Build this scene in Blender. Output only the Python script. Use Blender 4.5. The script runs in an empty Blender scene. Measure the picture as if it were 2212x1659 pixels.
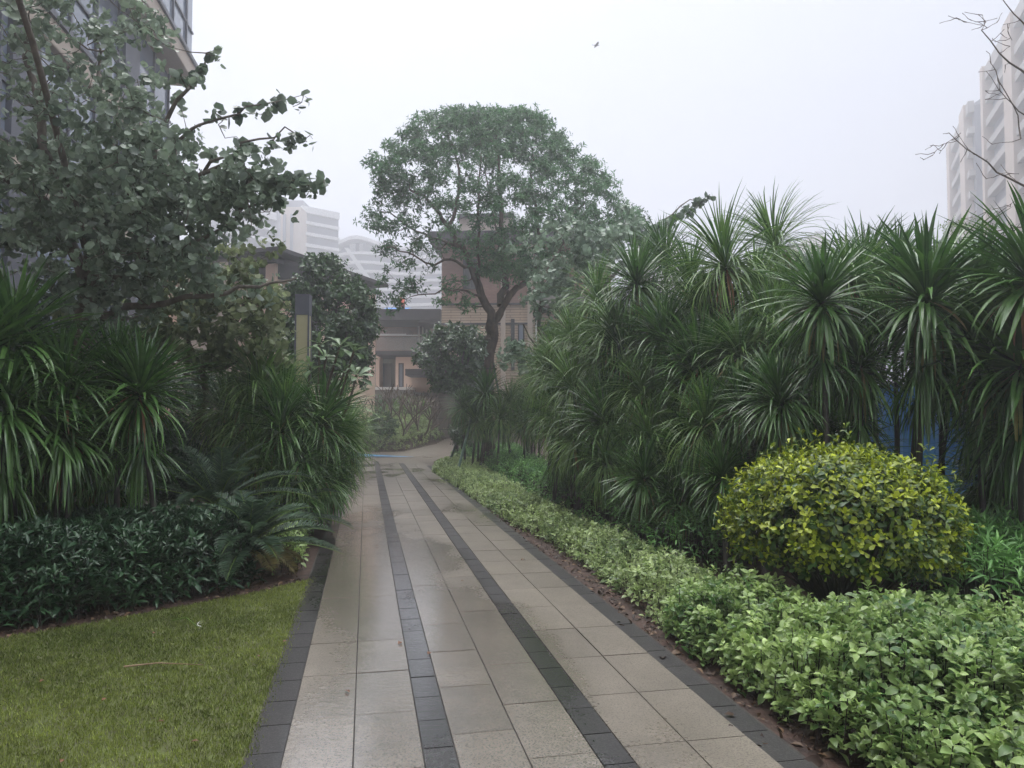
import bpy, math, random
import numpy as np
from mathutils import Vector

# ------------------------------------------------------------------ camera
sc = bpy.context.scene
COL = sc.collection
EYE = 1.5
FPX = 1597.6                       # focal length in px of a 2212 px wide picture
PITCH = math.atan((896 - 829.5) / FPX)
cam_d = bpy.data.cameras.new("camera"); cam = bpy.data.objects.new("camera", cam_d)
COL.objects.link(cam); sc.camera = cam
cam_d.sensor_width = 36; cam_d.lens = 26.0; cam_d.clip_start = .05; cam_d.clip_end = 3000
cam.location = (0, 0, EYE); cam.rotation_euler = (math.pi / 2 + PITCH, 0, 0)

# ------------------------------------------------------------------ sky, sun, exposure
SUN_EL, SUN_AZ = math.radians(62), math.radians(-20)
w = bpy.data.worlds.new("World"); sc.world = w; w.use_nodes = True
nt = w.node_tree; nt.nodes.clear()
def wn(t, **k):
    n = nt.nodes.new(t)
    for a, b in k.items(): setattr(n, a, b)
    return n
sky = wn('ShaderNodeTexSky', sky_type='NISHITA', sun_disc=False, sun_elevation=SUN_EL, sun_rotation=SUN_AZ)
sky.dust_density = 4.0
geo = wn('ShaderNodeTexCoord'); sep = wn('ShaderNodeSeparateXYZ')
nt.links.new(geo.outputs['Generated'], sep.inputs[0])
ramp = wn('ShaderNodeValToRGB')
ramp.color_ramp.elements[0].position = 0.0; ramp.color_ramp.elements[0].color = (.192, .201, .252, 1)
ramp.color_ramp.elements[1].position = 0.62; ramp.color_ramp.elements[1].color = (.182, .192, .228, 1)
e_ = ramp.color_ramp.elements.new(1.0); e_.color = (2.35, 2.38, 2.42, 1); ramp.color_ramp.interpolation = 'EASE'
nt.links.new(sep.outputs['Z'], ramp.inputs[0])
nz = wn('ShaderNodeTexNoise'); nz.inputs['Scale'].default_value = 2.2; nz.inputs['Detail'].default_value = 5
nt.links.new(geo.outputs['Generated'], nz.inputs['Vector'])
mr = wn('ShaderNodeMapRange'); mr.inputs['To Min'].default_value = 8.9; mr.inputs['To Max'].default_value = 10.3
nt.links.new(nz.outputs['Fac'], mr.inputs['Value'])
sca = wn('ShaderNodeVectorMath', operation='SCALE')
gx = wn('ShaderNodeMapRange'); gx.inputs['From Min'].default_value = -.45; gx.inputs['From Max'].default_value = .6; gx.inputs['To Min'].default_value = 1.1; gx.inputs['To Max'].default_value = .88
nt.links.new(sep.outputs['X'], gx.inputs['Value'])
gm = wn('ShaderNodeMath', operation='MULTIPLY'); nt.links.new(mr.outputs[0], gm.inputs[0]); nt.links.new(gx.outputs[0], gm.inputs[1])
nt.links.new(ramp.outputs['Color'], sca.inputs[0]); nt.links.new(gm.outputs[0], sca.inputs['Scale'])
mix = wn('ShaderNodeMix', data_type='RGBA'); mix.inputs['Factor'].default_value = .93
nt.links.new(sky.outputs[0], mix.inputs['A']); nt.links.new(sca.outputs[0], mix.inputs['B'])
bg = wn('ShaderNodeBackground'); bg.inputs['Strength'].default_value = 0.1
out = wn('ShaderNodeOutputWorld')
nt.links.new(mix.outputs['Result'], bg.inputs[0]); nt.links.new(bg.outputs[0], out.inputs[0])
sd = bpy.data.lights.new("sun", 'SUN'); so = bpy.data.objects.new("sun", sd); COL.objects.link(so)
sd.energy = 0.6; sd.angle = math.radians(30); sd.color = (1, .98, .95)
so.rotation_euler = (math.pi / 2 - SUN_EL, 0, math.pi - SUN_AZ)
sc.view_settings.view_transform = 'Standard'; sc.view_settings.look = 'None'
sc.view_settings.exposure = 1.38; sc.view_settings.gamma = 1
cy = sc.cycles
cy.max_bounces = 7; cy.diffuse_bounces = 3; cy.glossy_bounces = 3; cy.transmission_bounces = 4
cy.transparent_max_bounces = 8; cy.volume_bounces = 2; cy.use_denoising = True
cy.caustics_reflective = False; cy.caustics_refractive = False

R = random.Random(7)
NP = np.random.default_rng(11)

# ------------------------------------------------------------------ helpers
def at(u, v, d):
    """world point at depth d (metres ahead) seen at (u, v) in the 2212 px picture"""
    cx = (u - 1106) / FPX; cyy = -(v - 829.5) / FPX
    dy = math.cos(PITCH) - cyy * math.sin(PITCH); dz = math.sin(PITCH) + cyy * math.cos(PITCH)
    t = d / dy
    return Vector((cx * t, d, EYE + dz * t))

def zg(y):
    return float(np.clip((y - 26.5) * .19, 0, 1.5))

def tag(o, label, cat, group=None, kind=None):
    if label: o['label'] = label
    if cat: o['category'] = cat
    if group: o['group'] = group
    if kind: o['kind'] = kind
    return o

def thing(name, label, cat, loc=(0, 0, 0), group=None, rz=0):
    o = bpy.data.objects.new(name, None); COL.objects.link(o)
    o.empty_display_size = .2
    o.location = loc; o.rotation_euler = (0, 0, rz)
    return tag(o, label, cat, group)

def link(name, me, parent=None, loc=(0, 0, 0)):
    o = bpy.data.objects.new(name, me); COL.objects.link(o)
    o.parent = parent; o.location = loc
    return o

class MB:
    """collects boxes, tubes, sheets; build() makes ONE mesh"""
    def __init__(s): s.v = []; s.f = []; s.t = []
    def add(s, vs, fs, tint=.5):
        b = len(s.v); s.v += [tuple(p) for p in vs]; s.f += [tuple(i + b for i in f) for f in fs]
        s.t += [tint] * len(vs)
    def box(s, x0, x1, y0, y1, z0, z1, tint=.5):
        s.add([(x0, y0, z0), (x1, y0, z0), (x1, y1, z0), (x0, y1, z0), (x0, y0, z1), (x1, y0, z1), (x1, y1, z1), (x0, y1, z1)],
              [(0, 3, 2, 1), (4, 5, 6, 7), (0, 1, 5, 4), (1, 2, 6, 5), (2, 3, 7, 6), (3, 0, 4, 7)], tint)
        return s
    def prism(s, pts, z0, z1, tint=.5):
        n = len(pts)
        s.add([(x, y, z0) for x, y in pts] + [(x, y, z1) for x, y in pts],
              [tuple(range(n))[::-1], tuple(range(n, 2 * n))] + [(i, (i + 1) % n, (i + 1) % n + n, i + n) for i in range(n)], tint)
        return s
    def tube(s, pts, rad, sides=6, tint=.5, cap=True):
        pts = [Vector(p) for p in pts]; n = len(pts)
        if n < 2: return s
        vs = []; up = Vector((.31, .17, .93)).normalized()
        for i, p in enumerate(pts):
            d = (pts[min(i + 1, n - 1)] - pts[max(i - 1, 0)])
            d = d.normalized() if d.length > 1e-9 else Vector((0, 0, 1))
            a = d.cross(up)
            if a.length < .05: a = d.cross(Vector((1, 0, 0)))
            a.normalize(); b = d.cross(a); r = rad[i] if hasattr(rad, '__len__') else rad
            for k in range(sides):
                an = 2 * math.pi * k / sides
                vs.append(p + a * (math.cos(an) * r) + b * (math.sin(an) * r))
        fs = [(i * sides + k, i * sides + (k + 1) % sides, (i + 1) * sides + (k + 1) % sides, (i + 1) * sides + k)
              for i in range(n - 1) for k in range(sides)]
        if cap: fs += [tuple(range(sides)), tuple(range((n - 1) * sides, n * sides))[::-1]]
        s.add(vs, fs, tint); return s
    def mesh(s, name, mat, smooth=False):
        me = bpy.data.meshes.new(name); me.from_pydata(s.v, [], s.f); me.update()
        if mat: me.materials.append(mat)
        at_ = me.attributes.new('tint', 'FLOAT', 'POINT'); at_.data.foreach_set('value', np.array(s.t, 'f'))
        if smooth: me.polygons.foreach_set('use_smooth', [True] * len(me.polygons))
        return me
    def build(s, name, mat, parent=None, smooth=False, bevel=0):
        o = link(name, s.mesh(name, mat, smooth), parent)
        if bevel:
            m = o.modifiers.new('bevel', 'BEVEL'); m.width = bevel; m.segments = 2; m.limit_method = 'ANGLE'
        return o

def np_mesh(name, batches, mat, smooth=True):
    V = np.concatenate([b[0].reshape(-1, 3) for b in batches]); off = 0; L = []; C = []; T = []; S = []
    for v, loops, counts, tint, side in batches:
        n = v.reshape(-1, 3).shape[0]
        L.append(loops + off); C.append(counts); T.append(tint); S.append(side); off += n
    L = np.concatenate(L).astype('i'); C = np.concatenate(C).astype('i')
    me = bpy.data.meshes.new(name)
    me.vertices.add(len(V)); me.vertices.foreach_set('co', V.astype('f').ravel())
    me.loops.add(len(L)); me.loops.foreach_set('vertex_index', L)
    me.polygons.add(len(C)); st = np.concatenate([[0], np.cumsum(C)[:-1]]).astype('i')
    me.polygons.foreach_set('loop_start', st)
    if smooth: me.polygons.foreach_set('use_smooth', np.ones(len(C), bool))
    me.update(calc_edges=True)
    a = me.attributes.new('tint', 'FLOAT', 'POINT'); a.data.foreach_set('value', np.concatenate(T).astype('f'))
    a = me.attributes.new('rim', 'FLOAT', 'POINT'); a.data.foreach_set('value', np.concatenate(S).astype('f'))
    me.materials.append(mat)
    return me

# leaf templates: vertices (across, along, up), faces, rim (0 midrib .. 1 edge)
TPL = {
 'oval': (np.array([(0, 0, 0), (0, .33, .03), (0, .7, 0), (0, 1, -.13), (-.5, .36, .13), (-.4, .7, .07), (.5, .36, .13), (.4, .7, .07)]),
          [(0, 1, 4), (1, 2, 5, 4), (2, 3, 5), (0, 6, 1), (1, 6, 7, 2), (2, 7, 3)], np.array([0, 0, 0, .6, 1, 1, 1, 1.])),
 'obovate': (np.array([(0, 0, 0), (0, .4, .03), (0, .78, .02), (0, 1, -.06), (-.3, .42, .1), (-.5, .78, .08), (.3, .42, .1), (.5, .78, .08)]),
          [(0, 1, 4), (1, 2, 5, 4), (2, 3, 5), (0, 6, 1), (1, 6, 7, 2), (2, 7, 3)], np.array([0, 0, 0, .6, 1, 1, 1, 1.])),
 'small': (np.array([(0, 0, 0), (-.5, .45, .1), (0, 1, -.1), (.5, .45, .1)]), [(0, 2, 1), (0, 3, 2)], np.array([0, 1, .3, 1.])),
 'heart': (np.array([(0, 0, 0), (-.4, .06, .05), (-.54, .5, .10), (-.33, .94, .03), (0, .93, 0), (0, .45, -.03), (.33, .94, .03), (.54, .5, .10), (.4, .06, .05)]),
          [(0, 5, 2, 1), (5, 4, 3, 2), (0, 8, 7, 5), (5, 7, 6, 4)], np.array([0, 1, 1, 1, .2, 0, 1, 1, 1.])),
}
def norm(a): return a / np.maximum(np.linalg.norm(a, axis=-1, keepdims=True), 1e-9)
def leaves(P, D, N, size, ratio, tpl, tint):
    tv, tf, rim = TPL[tpl]
    D = norm(D); X = norm(np.cross(D, N)); Z = np.cross(X, D)
    size = np.asarray(size).reshape(-1, 1, 1)
    V = P[:, None, :] + size * (X[:, None, :] * (tv[None, :, 0:1] * ratio) + D[:, None, :] * tv[None, :, 1:2] + Z[:, None, :] * tv[None, :, 2:3])
    n, k = len(P), len(tv)
    lp = np.concatenate([np.array(f) for f in tf]); cnt = np.array([len(f) for f in tf])
    loops = (lp[None, :] + (np.arange(n) * k)[:, None]).ravel()
    return V, loops, np.tile(cnt, n), np.repeat(tint, k), np.tile(rim, n)

def sprigs(P, A, nleaf, size, ratio, tpl, tint, spread=1.0, stem=.9, rng=NP, jitter=.25):
    """P sprig tips, A axes: each carries nleaf leaves spiralling down a short stem"""
    n = len(P); A = norm(A)
    ref = np.where(np.abs(A[:, 2:3]) > .9, np.array([[1., 0, 0]]), np.array([[0, 0, 1.]]))
    B1 = norm(np.cross(A, ref)); B2 = np.cross(A, B1)
    out = []; ph0 = rng.uniform(0, 6.28, n)
    for k in range(nleaf):
        fr = k / max(1, nleaf - 1)
        az = ph0 + 2.4 * k + rng.normal(0, .2, n)
        el = (1.15 - 1.15 * fr ** .7) * spread + rng.normal(0, jitter, n)
        rad = B1 * np.cos(az)[:, None] + B2 * np.sin(az)[:, None]
        D = rad * np.cos(el)[:, None] + A * np.sin(el)[:, None]
        N = A * np.cos(el)[:, None] - rad * np.sin(el)[:, None] + rng.normal(0, .15, (n, 3))
        S = size * (.55 + .55 * fr ** .5) * rng.uniform(.6, 1.3, n)
        Q = P - A * (size * stem * fr)
        D = D + np.array([0, 0, -.18]) * fr
        out.append(leaves(Q, D, N, S, ratio, tpl, np.clip(tint + (1 - fr) * .22 + rng.normal(0, .1, n), 0, 1)))
    return out

# ------------------------------------------------------------------ materials
def mat_new(name):
    m = bpy.data.materials.new(name); m.use_nodes = True
    t = m.node_tree; b = t.nodes['Principled BSDF']; return m, t, b
def node(t, ty, **k):
    n = t.nodes.new(ty)
    for a, b in k.items(): setattr(n, a, b)
    return n
def rgba(c): return (c[0], c[1], c[2], 1)

def leaf_mat(name, dark, light, rough=.42, trans=.22, rim=None, rim_w=.75, rib=None, spec=.5):
    m, t, b = mat_new(name)
    a = node(t, 'ShaderNodeAttribute', attribute_name='tint')
    r = node(t, 'ShaderNodeValToRGB')
    r.color_ramp.elements[0].color = rgba(dark); r.color_ramp.elements[0].position = .1
    r.color_ramp.elements[1].color = rgba(light); r.color_ramp.elements[1].position = .9
    t.links.new(a.outputs['Fac'], r.inputs[0]); col = r.outputs[0]
    if rim is not None or rib is not None:
        e = node(t, 'ShaderNodeAttribute', attribute_name='rim')
    if rim is not None:
        mr = node(t, 'ShaderNodeMapRange'); mr.inputs['From Min'].default_value = rim_w; mr.inputs['From Max'].default_value = min(1, rim_w + .2)
        t.links.new(e.outputs['Fac'], mr.inputs['Value'])
        mx = node(t, 'ShaderNodeMix', data_type='RGBA'); t.links.new(mr.outputs[0], mx.inputs['Factor'])
        t.links.new(col, mx.inputs['A']); mx.inputs['B'].default_value = rgba(rim); col = mx.outputs['Result']
    if rib is not None:
        mr = node(t, 'ShaderNodeMapRange'); mr.inputs['From Min'].default_value = .18; mr.inputs['From Max'].default_value = .0
        t.links.new(e.outputs['Fac'], mr.inputs['Value'])
        mx = node(t, 'ShaderNodeMix', data_type='RGBA'); t.links.new(mr.outputs[0], mx.inputs['Factor'])
        t.links.new(col, mx.inputs['A']); mx.inputs['B'].default_value = rgba(rib); col = mx.outputs['Result']
    g = node(t, 'ShaderNodeTexCoord'); nz = node(t, 'ShaderNodeTexNoise'); nz.inputs['Scale'].default_value = 9; nz.inputs['Detail'].default_value = 4
    t.links.new(g.outputs['Object'], nz.inputs['Vector'])
    hs = node(t, 'ShaderNodeHueSaturation')
    m2 = node(t, 'ShaderNodeMapRange'); m2.inputs['From Min'].default_value = .3; m2.inputs['From Max'].default_value = .7
    m2.inputs['To Min'].default_value = .7; m2.inputs['To Max'].default_value = 1.25
    t.links.new(nz.outputs['Fac'], m2.inputs['Value']); t.links.new(m2.outputs[0], hs.inputs['Value']); t.links.new(col, hs.inputs['Color'])
    t.links.new(hs.outputs[0], b.inputs['Base Color'])
    b.inputs['Roughness'].default_value = rough; b.inputs['Specular IOR Level'].default_value = spec
    tr = node(t, 'ShaderNodeBsdfTranslucent'); t.links.new(hs.outputs[0], tr.inputs['Color'])
    ms = node(t, 'ShaderNodeMixShader'); ms.inputs[0].default_value = trans
    o = t.nodes['Material Output']
    t.links.new(b.outputs[0], ms.inputs[1]); t.links.new(tr.outputs[0], ms.inputs[2]); t.links.new(ms.outputs[0], o.inputs[0])
    return m

def flat_mat(name, c, rough=.6, c2=None, scale=4, metal=0, bump=0, coords='Object', stretch=(1, 1, 1), spec=.5, detail=5):
    m, t, b = mat_new(name)
    b.inputs['Roughness'].default_value = rough; b.inputs['Metallic'].default_value = metal
    b.inputs['Specular IOR Level'].default_value = spec
    c2 = c2 or tuple(x * .72 for x in c)
    g = node(t, 'ShaderNodeTexCoord'); mp = node(t, 'ShaderNodeMapping'); mp.inputs['Scale'].default_value = stretch
    t.links.new(g.outputs[coords], mp.inputs[0])
    nz = node(t, 'ShaderNodeTexNoise'); nz.inputs['Scale'].default_value = scale; nz.inputs['Detail'].default_value = detail
    nz.inputs['Roughness'].default_value = .65
    t.links.new(mp.outputs[0], nz.inputs['Vector'])
    r = node(t, 'ShaderNodeValToRGB'); r.color_ramp.elements[0].position = .33; r.color_ramp.elements[1].position = .66
    r.color_ramp.elements[0].color = rgba(c2); r.color_ramp.elements[1].color = rgba(c)
    t.links.new(nz.outputs['Fac'], r.inputs[0]); t.links.new(r.outputs[0], b.inputs['Base Color'])
    if bump:
        bp = node(t, 'ShaderNodeBump'); bp.inputs['Strength'].default_value = bump; bp.inputs['Distance'].default_value = .02
        t.links.new(nz.outputs['Fac'], bp.inputs['Height']); t.links.new(bp.outputs[0], b.inputs['Normal'])
    return m

def course_mat(name, c, joint, w_, h_, rough=.7, axis='XZ', mortar=.008, c2=None, offset=.5):
    """brick / tile courses laid on a facade (object coordinates)"""
    m, t, b = mat_new(name)
    g = node(t, 'ShaderNodeTexCoord'); sp = node(t, 'ShaderNodeSeparateXYZ'); cb = node(t, 'ShaderNodeCombineXYZ')
    t.links.new(g.outputs['Object'], sp.inputs[0])
    ad = node(t, 'ShaderNodeMath', operation='ADD'); t.links.new(sp.outputs['X'], ad.inputs[0]); t.links.new(sp.outputs['Y'], ad.inputs[1])
    t.links.new(ad.outputs[0], cb.inputs['X']); t.links.new(sp.outputs['Z'], cb.inputs['Y'])
    br = node(t, 'ShaderNodeTexBrick'); br.inputs['Scale'].default_value = 1
    br.inputs['Brick Width'].default_value = w_; br.inputs['Row Height'].default_value = h_; br.inputs['Mortar Size'].default_value = mortar
    br.offset = offset
    br.inputs['Color1'].default_value = rgba(c); br.inputs['Color2'].default_value = rgba(c2 or tuple(x * .8 for x in c)); br.inputs['Mortar'].default_value = rgba(joint)
    t.links.new(cb.outputs[0], br.inputs['Vector'])
    nz = node(t, 'ShaderNodeTexNoise'); nz.inputs['Scale'].default_value = .6; nz.inputs['Detail'].default_value = 6
    t.links.new(g.outputs['Object'], nz.inputs['Vector'])
    hs = node(t, 'ShaderNodeHueSaturation'); mr = node(t, 'ShaderNodeMapRange')
    mr.inputs['From Min'].default_value = .3; mr.inputs['From Max'].default_value = .7; mr.inputs['To Min'].default_value = .82; mr.inputs['To Max'].default_value = 1.1
    t.links.new(nz.outputs['Fac'], mr.inputs['Value']); t.links.new(mr.outputs[0], hs.inputs['Value']); t.links.new(br.outputs['Color'], hs.inputs['Color'])
    t.links.new(hs.outputs[0], b.inputs['Base Color']); b.inputs['Roughness'].default_value = rough
    return m

M = {}
M['tree'] = leaf_mat('tree leaves', (.015, .065, .025), (.12, .29, .10), .38, .35, spec=.8)
M['shrubtree'] = leaf_mat('glossy dark leaves', (.014, .045, .018), (.10, .20, .06), .25, .2, spec=.9)
M['bauhinia'] = leaf_mat('grey green leaves', (.04, .075, .05), (.33, .42, .30), .32, .42, spec=.8)
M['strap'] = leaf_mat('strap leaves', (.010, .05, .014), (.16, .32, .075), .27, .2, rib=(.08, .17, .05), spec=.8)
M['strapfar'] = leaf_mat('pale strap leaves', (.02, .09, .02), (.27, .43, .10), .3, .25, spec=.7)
M['strapdry'] = leaf_mat('dying strap leaves', (.14, .10, .035), (.32, .30, .08), .55, .25)
M['cover'] = leaf_mat('variegated cover leaves', (.09, .17, .05), (.47, .58, .24), .38, .3, rim=(.5, .56, .32), rim_w=.8)
M['covernear'] = leaf_mat('broad cover leaves', (.05, .14, .035), (.43, .57, .19), .36, .3, rim=(.42, .5, .24), rim_w=.85)
M['covermid'] = leaf_mat('narrow cover leaves', (.035, .14, .035), (.26, .50, .14), .4, .25)
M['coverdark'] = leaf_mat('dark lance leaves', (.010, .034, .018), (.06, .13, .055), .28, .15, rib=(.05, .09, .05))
M['gold'] = leaf_mat('golden shrub leaves', (.035, .09, .012), (.52, .60, .04), .36, .25)
M['cycad'] = leaf_mat('cycad leaflets', (.03, .07, .045), (.15, .24, .13), .36, .12)
M['cycaddry'] = leaf_mat('dry cycad leaflets', (.12, .10, .03), (.26, .22, .08), .5, .2)
M['plumeria'] = leaf_mat('frangipani leaves', (.05, .12, .05), (.18, .27, .12), .35, .3, rib=(.25, .33, .18))
M['grassblade'] = leaf_mat('lawn blades', (.10, .145, .025), (.36, .42, .10), .5, .25)
M['lime'] = leaf_mat('lime leaves', (.08, .16, .03), (.22, .34, .07), .45, .3)
M['bark'] = flat_mat('brown bark', (.14, .095, .065), .85, (.05, .035, .028), 14, bump=.8, stretch=(1, 1, .35))
M['barkpale'] = flat_mat('pale bark', (.20, .17, .14), .85, (.08, .065, .05), 10, bump=.6, stretch=(1, 1, .4))
M['barkdark'] = flat_mat('dark wet bark', (.05, .04, .032), .7, (.022, .018, .015), 12, bump=.6, stretch=(1, 1, .4))
M['barkgrey'] = flat_mat('grey branch', (.17, .13, .10), .8, (.08, .06, .045), 12, bump=.4)
M['soil'] = flat_mat('wet soil', (.075, .038, .026), .75, (.022, .013, .010), 9, bump=1.0, detail=9)
M['rust'] = M['strapdry']

def wet_stone(name, c, c2, speck, rough_dry=.42, puddle=.6, wetbias=0.0, drycoat=.3):
    """granite with a film of rain water: glossy where it stands, matt where the grain shows"""
    m, t, b = mat_new(name)
    g = node(t, 'ShaderNodeTexCoord')
    def noise(sc_, det=4, ro=.6, st=(1, 1, 1)):
        mp = node(t, 'ShaderNodeMapping'); mp.inputs['Scale'].default_value = st
        t.links.new(g.outputs['Object'], mp.inputs[0])
        n = node(t, 'ShaderNodeTexNoise'); n.inputs['Scale'].default_value = sc_; n.inputs['Detail'].default_value = det; n.inputs['Roughness'].default_value = ro
        t.links.new(mp.outputs[0], n.inputs['Vector']); return n
    def rmp(src, a, b_, lo=0., hi=1.):
        r = node(t, 'ShaderNodeMapRange'); r.inputs['From Min'].default_value = a; r.inputs['From Max'].default_value = b_
        r.inputs['To Min'].default_value = lo; r.inputs['To Max'].default_value = hi; t.links.new(src, r.inputs['Value']); return r.outputs[0]
    def mixc(f, A, B):
        x = node(t, 'ShaderNodeMix', data_type='RGBA')
        if isinstance(f, float): x.inputs['Factor'].default_value = f
        else: t.links.new(f, x.inputs['Factor'])
        for s, v in (('A', A), ('B', B)):
            if isinstance(v, tuple): x.inputs[s].default_value = rgba(v)
            else: t.links.new(v, x.inputs[s])
        return x.outputs['Result']
    fine = noise(110, 3, .8); mid = noise(3.2, 6, .65); big = noise(.75, 3, .5, (1, .45, 1)); pit = noise(42, 5, .7)
    col = mixc(rmp(mid.outputs['Fac'], .3, .7), c2, c)
    col = mixc(rmp(fine.outputs['Fac'], .5, .6), col, speck)
    a = node(t, 'ShaderNodeAttribute', attribute_name='tint')
    hs = node(t, 'ShaderNodeHueSaturation'); t.links.new(rmp(a.outputs['Fac'], 0, 1, .72, 1.22), hs.inputs['Value']); t.links.new(col, hs.inputs['Color'])
    t.links.new(hs.outputs[0], b.inputs['Base Color'])
    # standing water mask
    s = node(t, 'ShaderNodeMath', operation='ADD'); t.links.new(big.outputs['Fac'], s.inputs[0])
    t.links.new(rmp(pit.outputs['Fac'], .3, .7, -.045, .045), s.inputs[1])
    s2 = node(t, 'ShaderNodeMath', operation='ADD'); t.links.new(s.outputs[0], s2.inputs[0]); t.links.new(rmp(mid.outputs['Fac'], .3, .7, -.03, .03), s2.inputs[1])
    dm = node(t, 'ShaderNodeMapping'); dm.vector_type = 'TEXTURE'; dm.inputs['Location'].default_value = (-.68, 5.2, 0); dm.inputs['Rotation'].default_value = (0, 0, .194); dm.inputs['Scale'].default_value = (.72, 4.2, 1)
    t.links.new(g.outputs['Object'], dm.inputs[0]); ln = node(t, 'ShaderNodeVectorMath', operation='LENGTH'); t.links.new(dm.outputs[0], ln.inputs[0])
    s3 = node(t, 'ShaderNodeMath', operation='ADD'); t.links.new(s2.outputs[0], s3.inputs[0]); t.links.new(rmp(ln.outputs['Value'], .4, 1.35, .2, -.05), s3.inputs[1])
    wet = rmp(s3.outputs[0], .48 - wetbias, .62 - wetbias)
    t.links.new(rmp(wet, 0, 1, rough_dry, .2), b.inputs['Roughness'])
    b.inputs['Specular IOR Level'].default_value = .5
    t.links.new(rmp(wet, 0, 1, drycoat, puddle), b.inputs['Coat Weight']); t.links.new(rmp(wet, 0, 1, .2, .05), b.inputs['Coat Roughness']); b.inputs['Coat IOR'].default_value = 1.95
    bp = node(t, 'ShaderNodeBump'); bp.inputs['Strength'].default_value = .35; bp.inputs['Distance'].default_value = .004
    t.links.new(fine.outputs['Fac'], bp.inputs['Height']); t.links.new(bp.outputs[0], b.inputs['Normal'])
    rip = noise(17, 3, .6, (1, 2.4, 1)); b2 = node(t, 'ShaderNodeBump'); b2.inputs['Strength'].default_value = .4; b2.inputs['Distance'].default_value = .004
    t.links.new(rip.outputs['Fac'], b2.inputs['Height']); t.links.new(b2.outputs[0], b.inputs['Coat Normal'])
    return m
M['granite'] = wet_stone('wet beige granite', (.25, .213, .172), (.17, .146, .118), (.11, .095, .08), .42, 1.0, .03)
M['darkstone'] = wet_stone('wet charcoal granite', (.022, .019, .019), (.010, .009, .010), (.05, .045, .045), .5, 1.0, .0, drycoat=.08)
M['joint'] = flat_mat('dark joint', (.045, .038, .032), .6, (.02, .017, .015), 30)
M['asphalt'] = wet_stone('wet brown paving', (.17, .14, .11), (.11, .09, .07), (.24, .2, .17), .4, .5)

# ------------------------------------------------------------------ ground (rises gently beyond the junction)
xs = np.concatenate([[-280, -120, -60], np.linspace(-30, 30, 61), [60, 120, 280]])
ys = np.concatenate([[-60, -20], np.linspace(-6, 44, 101), [60, 90, 140, 280]])
XX, YY = np.meshgrid(xs, ys); ZZ = np.clip((YY - 26.5) * .19, 0, 1.5)
n1, n2 = XX.shape
vs = np.stack([XX, YY, ZZ], -1).reshape(-1, 3)
fs = [(r * n2 + c, r * n2 + c + 1, (r + 1) * n2 + c + 1, (r + 1) * n2 + c) for r in range(n1 - 1) for c in range(n2 - 1)]
b = MB(); b.add(vs.tolist(), fs); g_ = b.build('ground', M['soil'], smooth=True); tag(g_, 'dark wet soil of the planting beds and ground', None, kind='structure')

# ------------------------------------------------------------------ path: slabs laid in rows along the path direction
PD = Vector((-.1933, .9811, 0)); PT = Vector((.9811, .1933, 0)); PO = Vector((.073, 3.21, 0))
def pw(s, t, z=0): p = PO + PD * s + PT * t; return (p.x, p.y, z)
def row_end(t):            # slab paving ends on a curve where the cross path sweeps past
    return 18.6 + (1.05 - t) * 1.75 - .18 * (1.05 - t) ** 2
W2 = 1.032
cols = []; x = -W2
for kind in 'ggdggdgg':
    wd = .297 if kind == 'g' else .141
    cols.append((x, x + wd, kind)); x += wd
slab, dark, bord = MB(), MB(), MB()
def put_row(mb, t0, t1, L, s0, g=.0034, z=.03, tv=.12):
    s = s0
    while s < 26:
        e = row_end((t0 + t1) / 2) - .02
        if s > e - .06: break
        s1 = min(s + L, e); zz = z + R.uniform(-.0012, .0012)
        q = [pw(s + g, t0 + g, zz), pw(s + g, t1 - g, zz), pw(s1 - g, t1 - g, zz), pw(s1 - g, t0 + g, zz)]
        low = [(p[0], p[1], z - .03) for p in q]
        mb.add(q + low, [(0, 1, 2, 3), (0, 4, 5, 1), (1, 5, 6, 2), (2, 6, 7, 3), (3, 7, 4, 0)], min(1, max(0, R.gauss(.5, tv))))
        s += L
for i, (a, c, k) in enumerate(cols):
    if k == 'g': put_row(slab, a, c, .6, -6.0 + (.03, .03, .02, .32, .02, .3, .05, .05)[i])
    else: put_row(dark, a, c, .3, -6.0 + .1 * i, tv=.2)
put_row(bord, -W2 - .15, -W2, .3, -6.0, z=.024, tv=.28)
put_row(bord, W2, W2 + .14, .3, -5.9, z=.024, tv=.2)
base = MB()
bp_ = [pw(-6.3, -W2 - .165), pw(-6.3, W2 + .155)] + [pw(row_end(t), t) for t in np.linspace(W2 + .155, -W2 - .165, 14)]
base.prism([(p[0], p[1]) for p in bp_], -.05, .019)
po = base.build('path', M['joint']); tag(po, 'wet straight footpath of beige slabs with two dark stone bands', None, kind='structure')
for nm, mb, mt in (('slab_paving', slab, 'granite'), ('dark_band', dark, 'darkstone'), ('dark_border', bord, 'darkstone')):
    mb.build(nm, M[mt], po)

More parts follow.
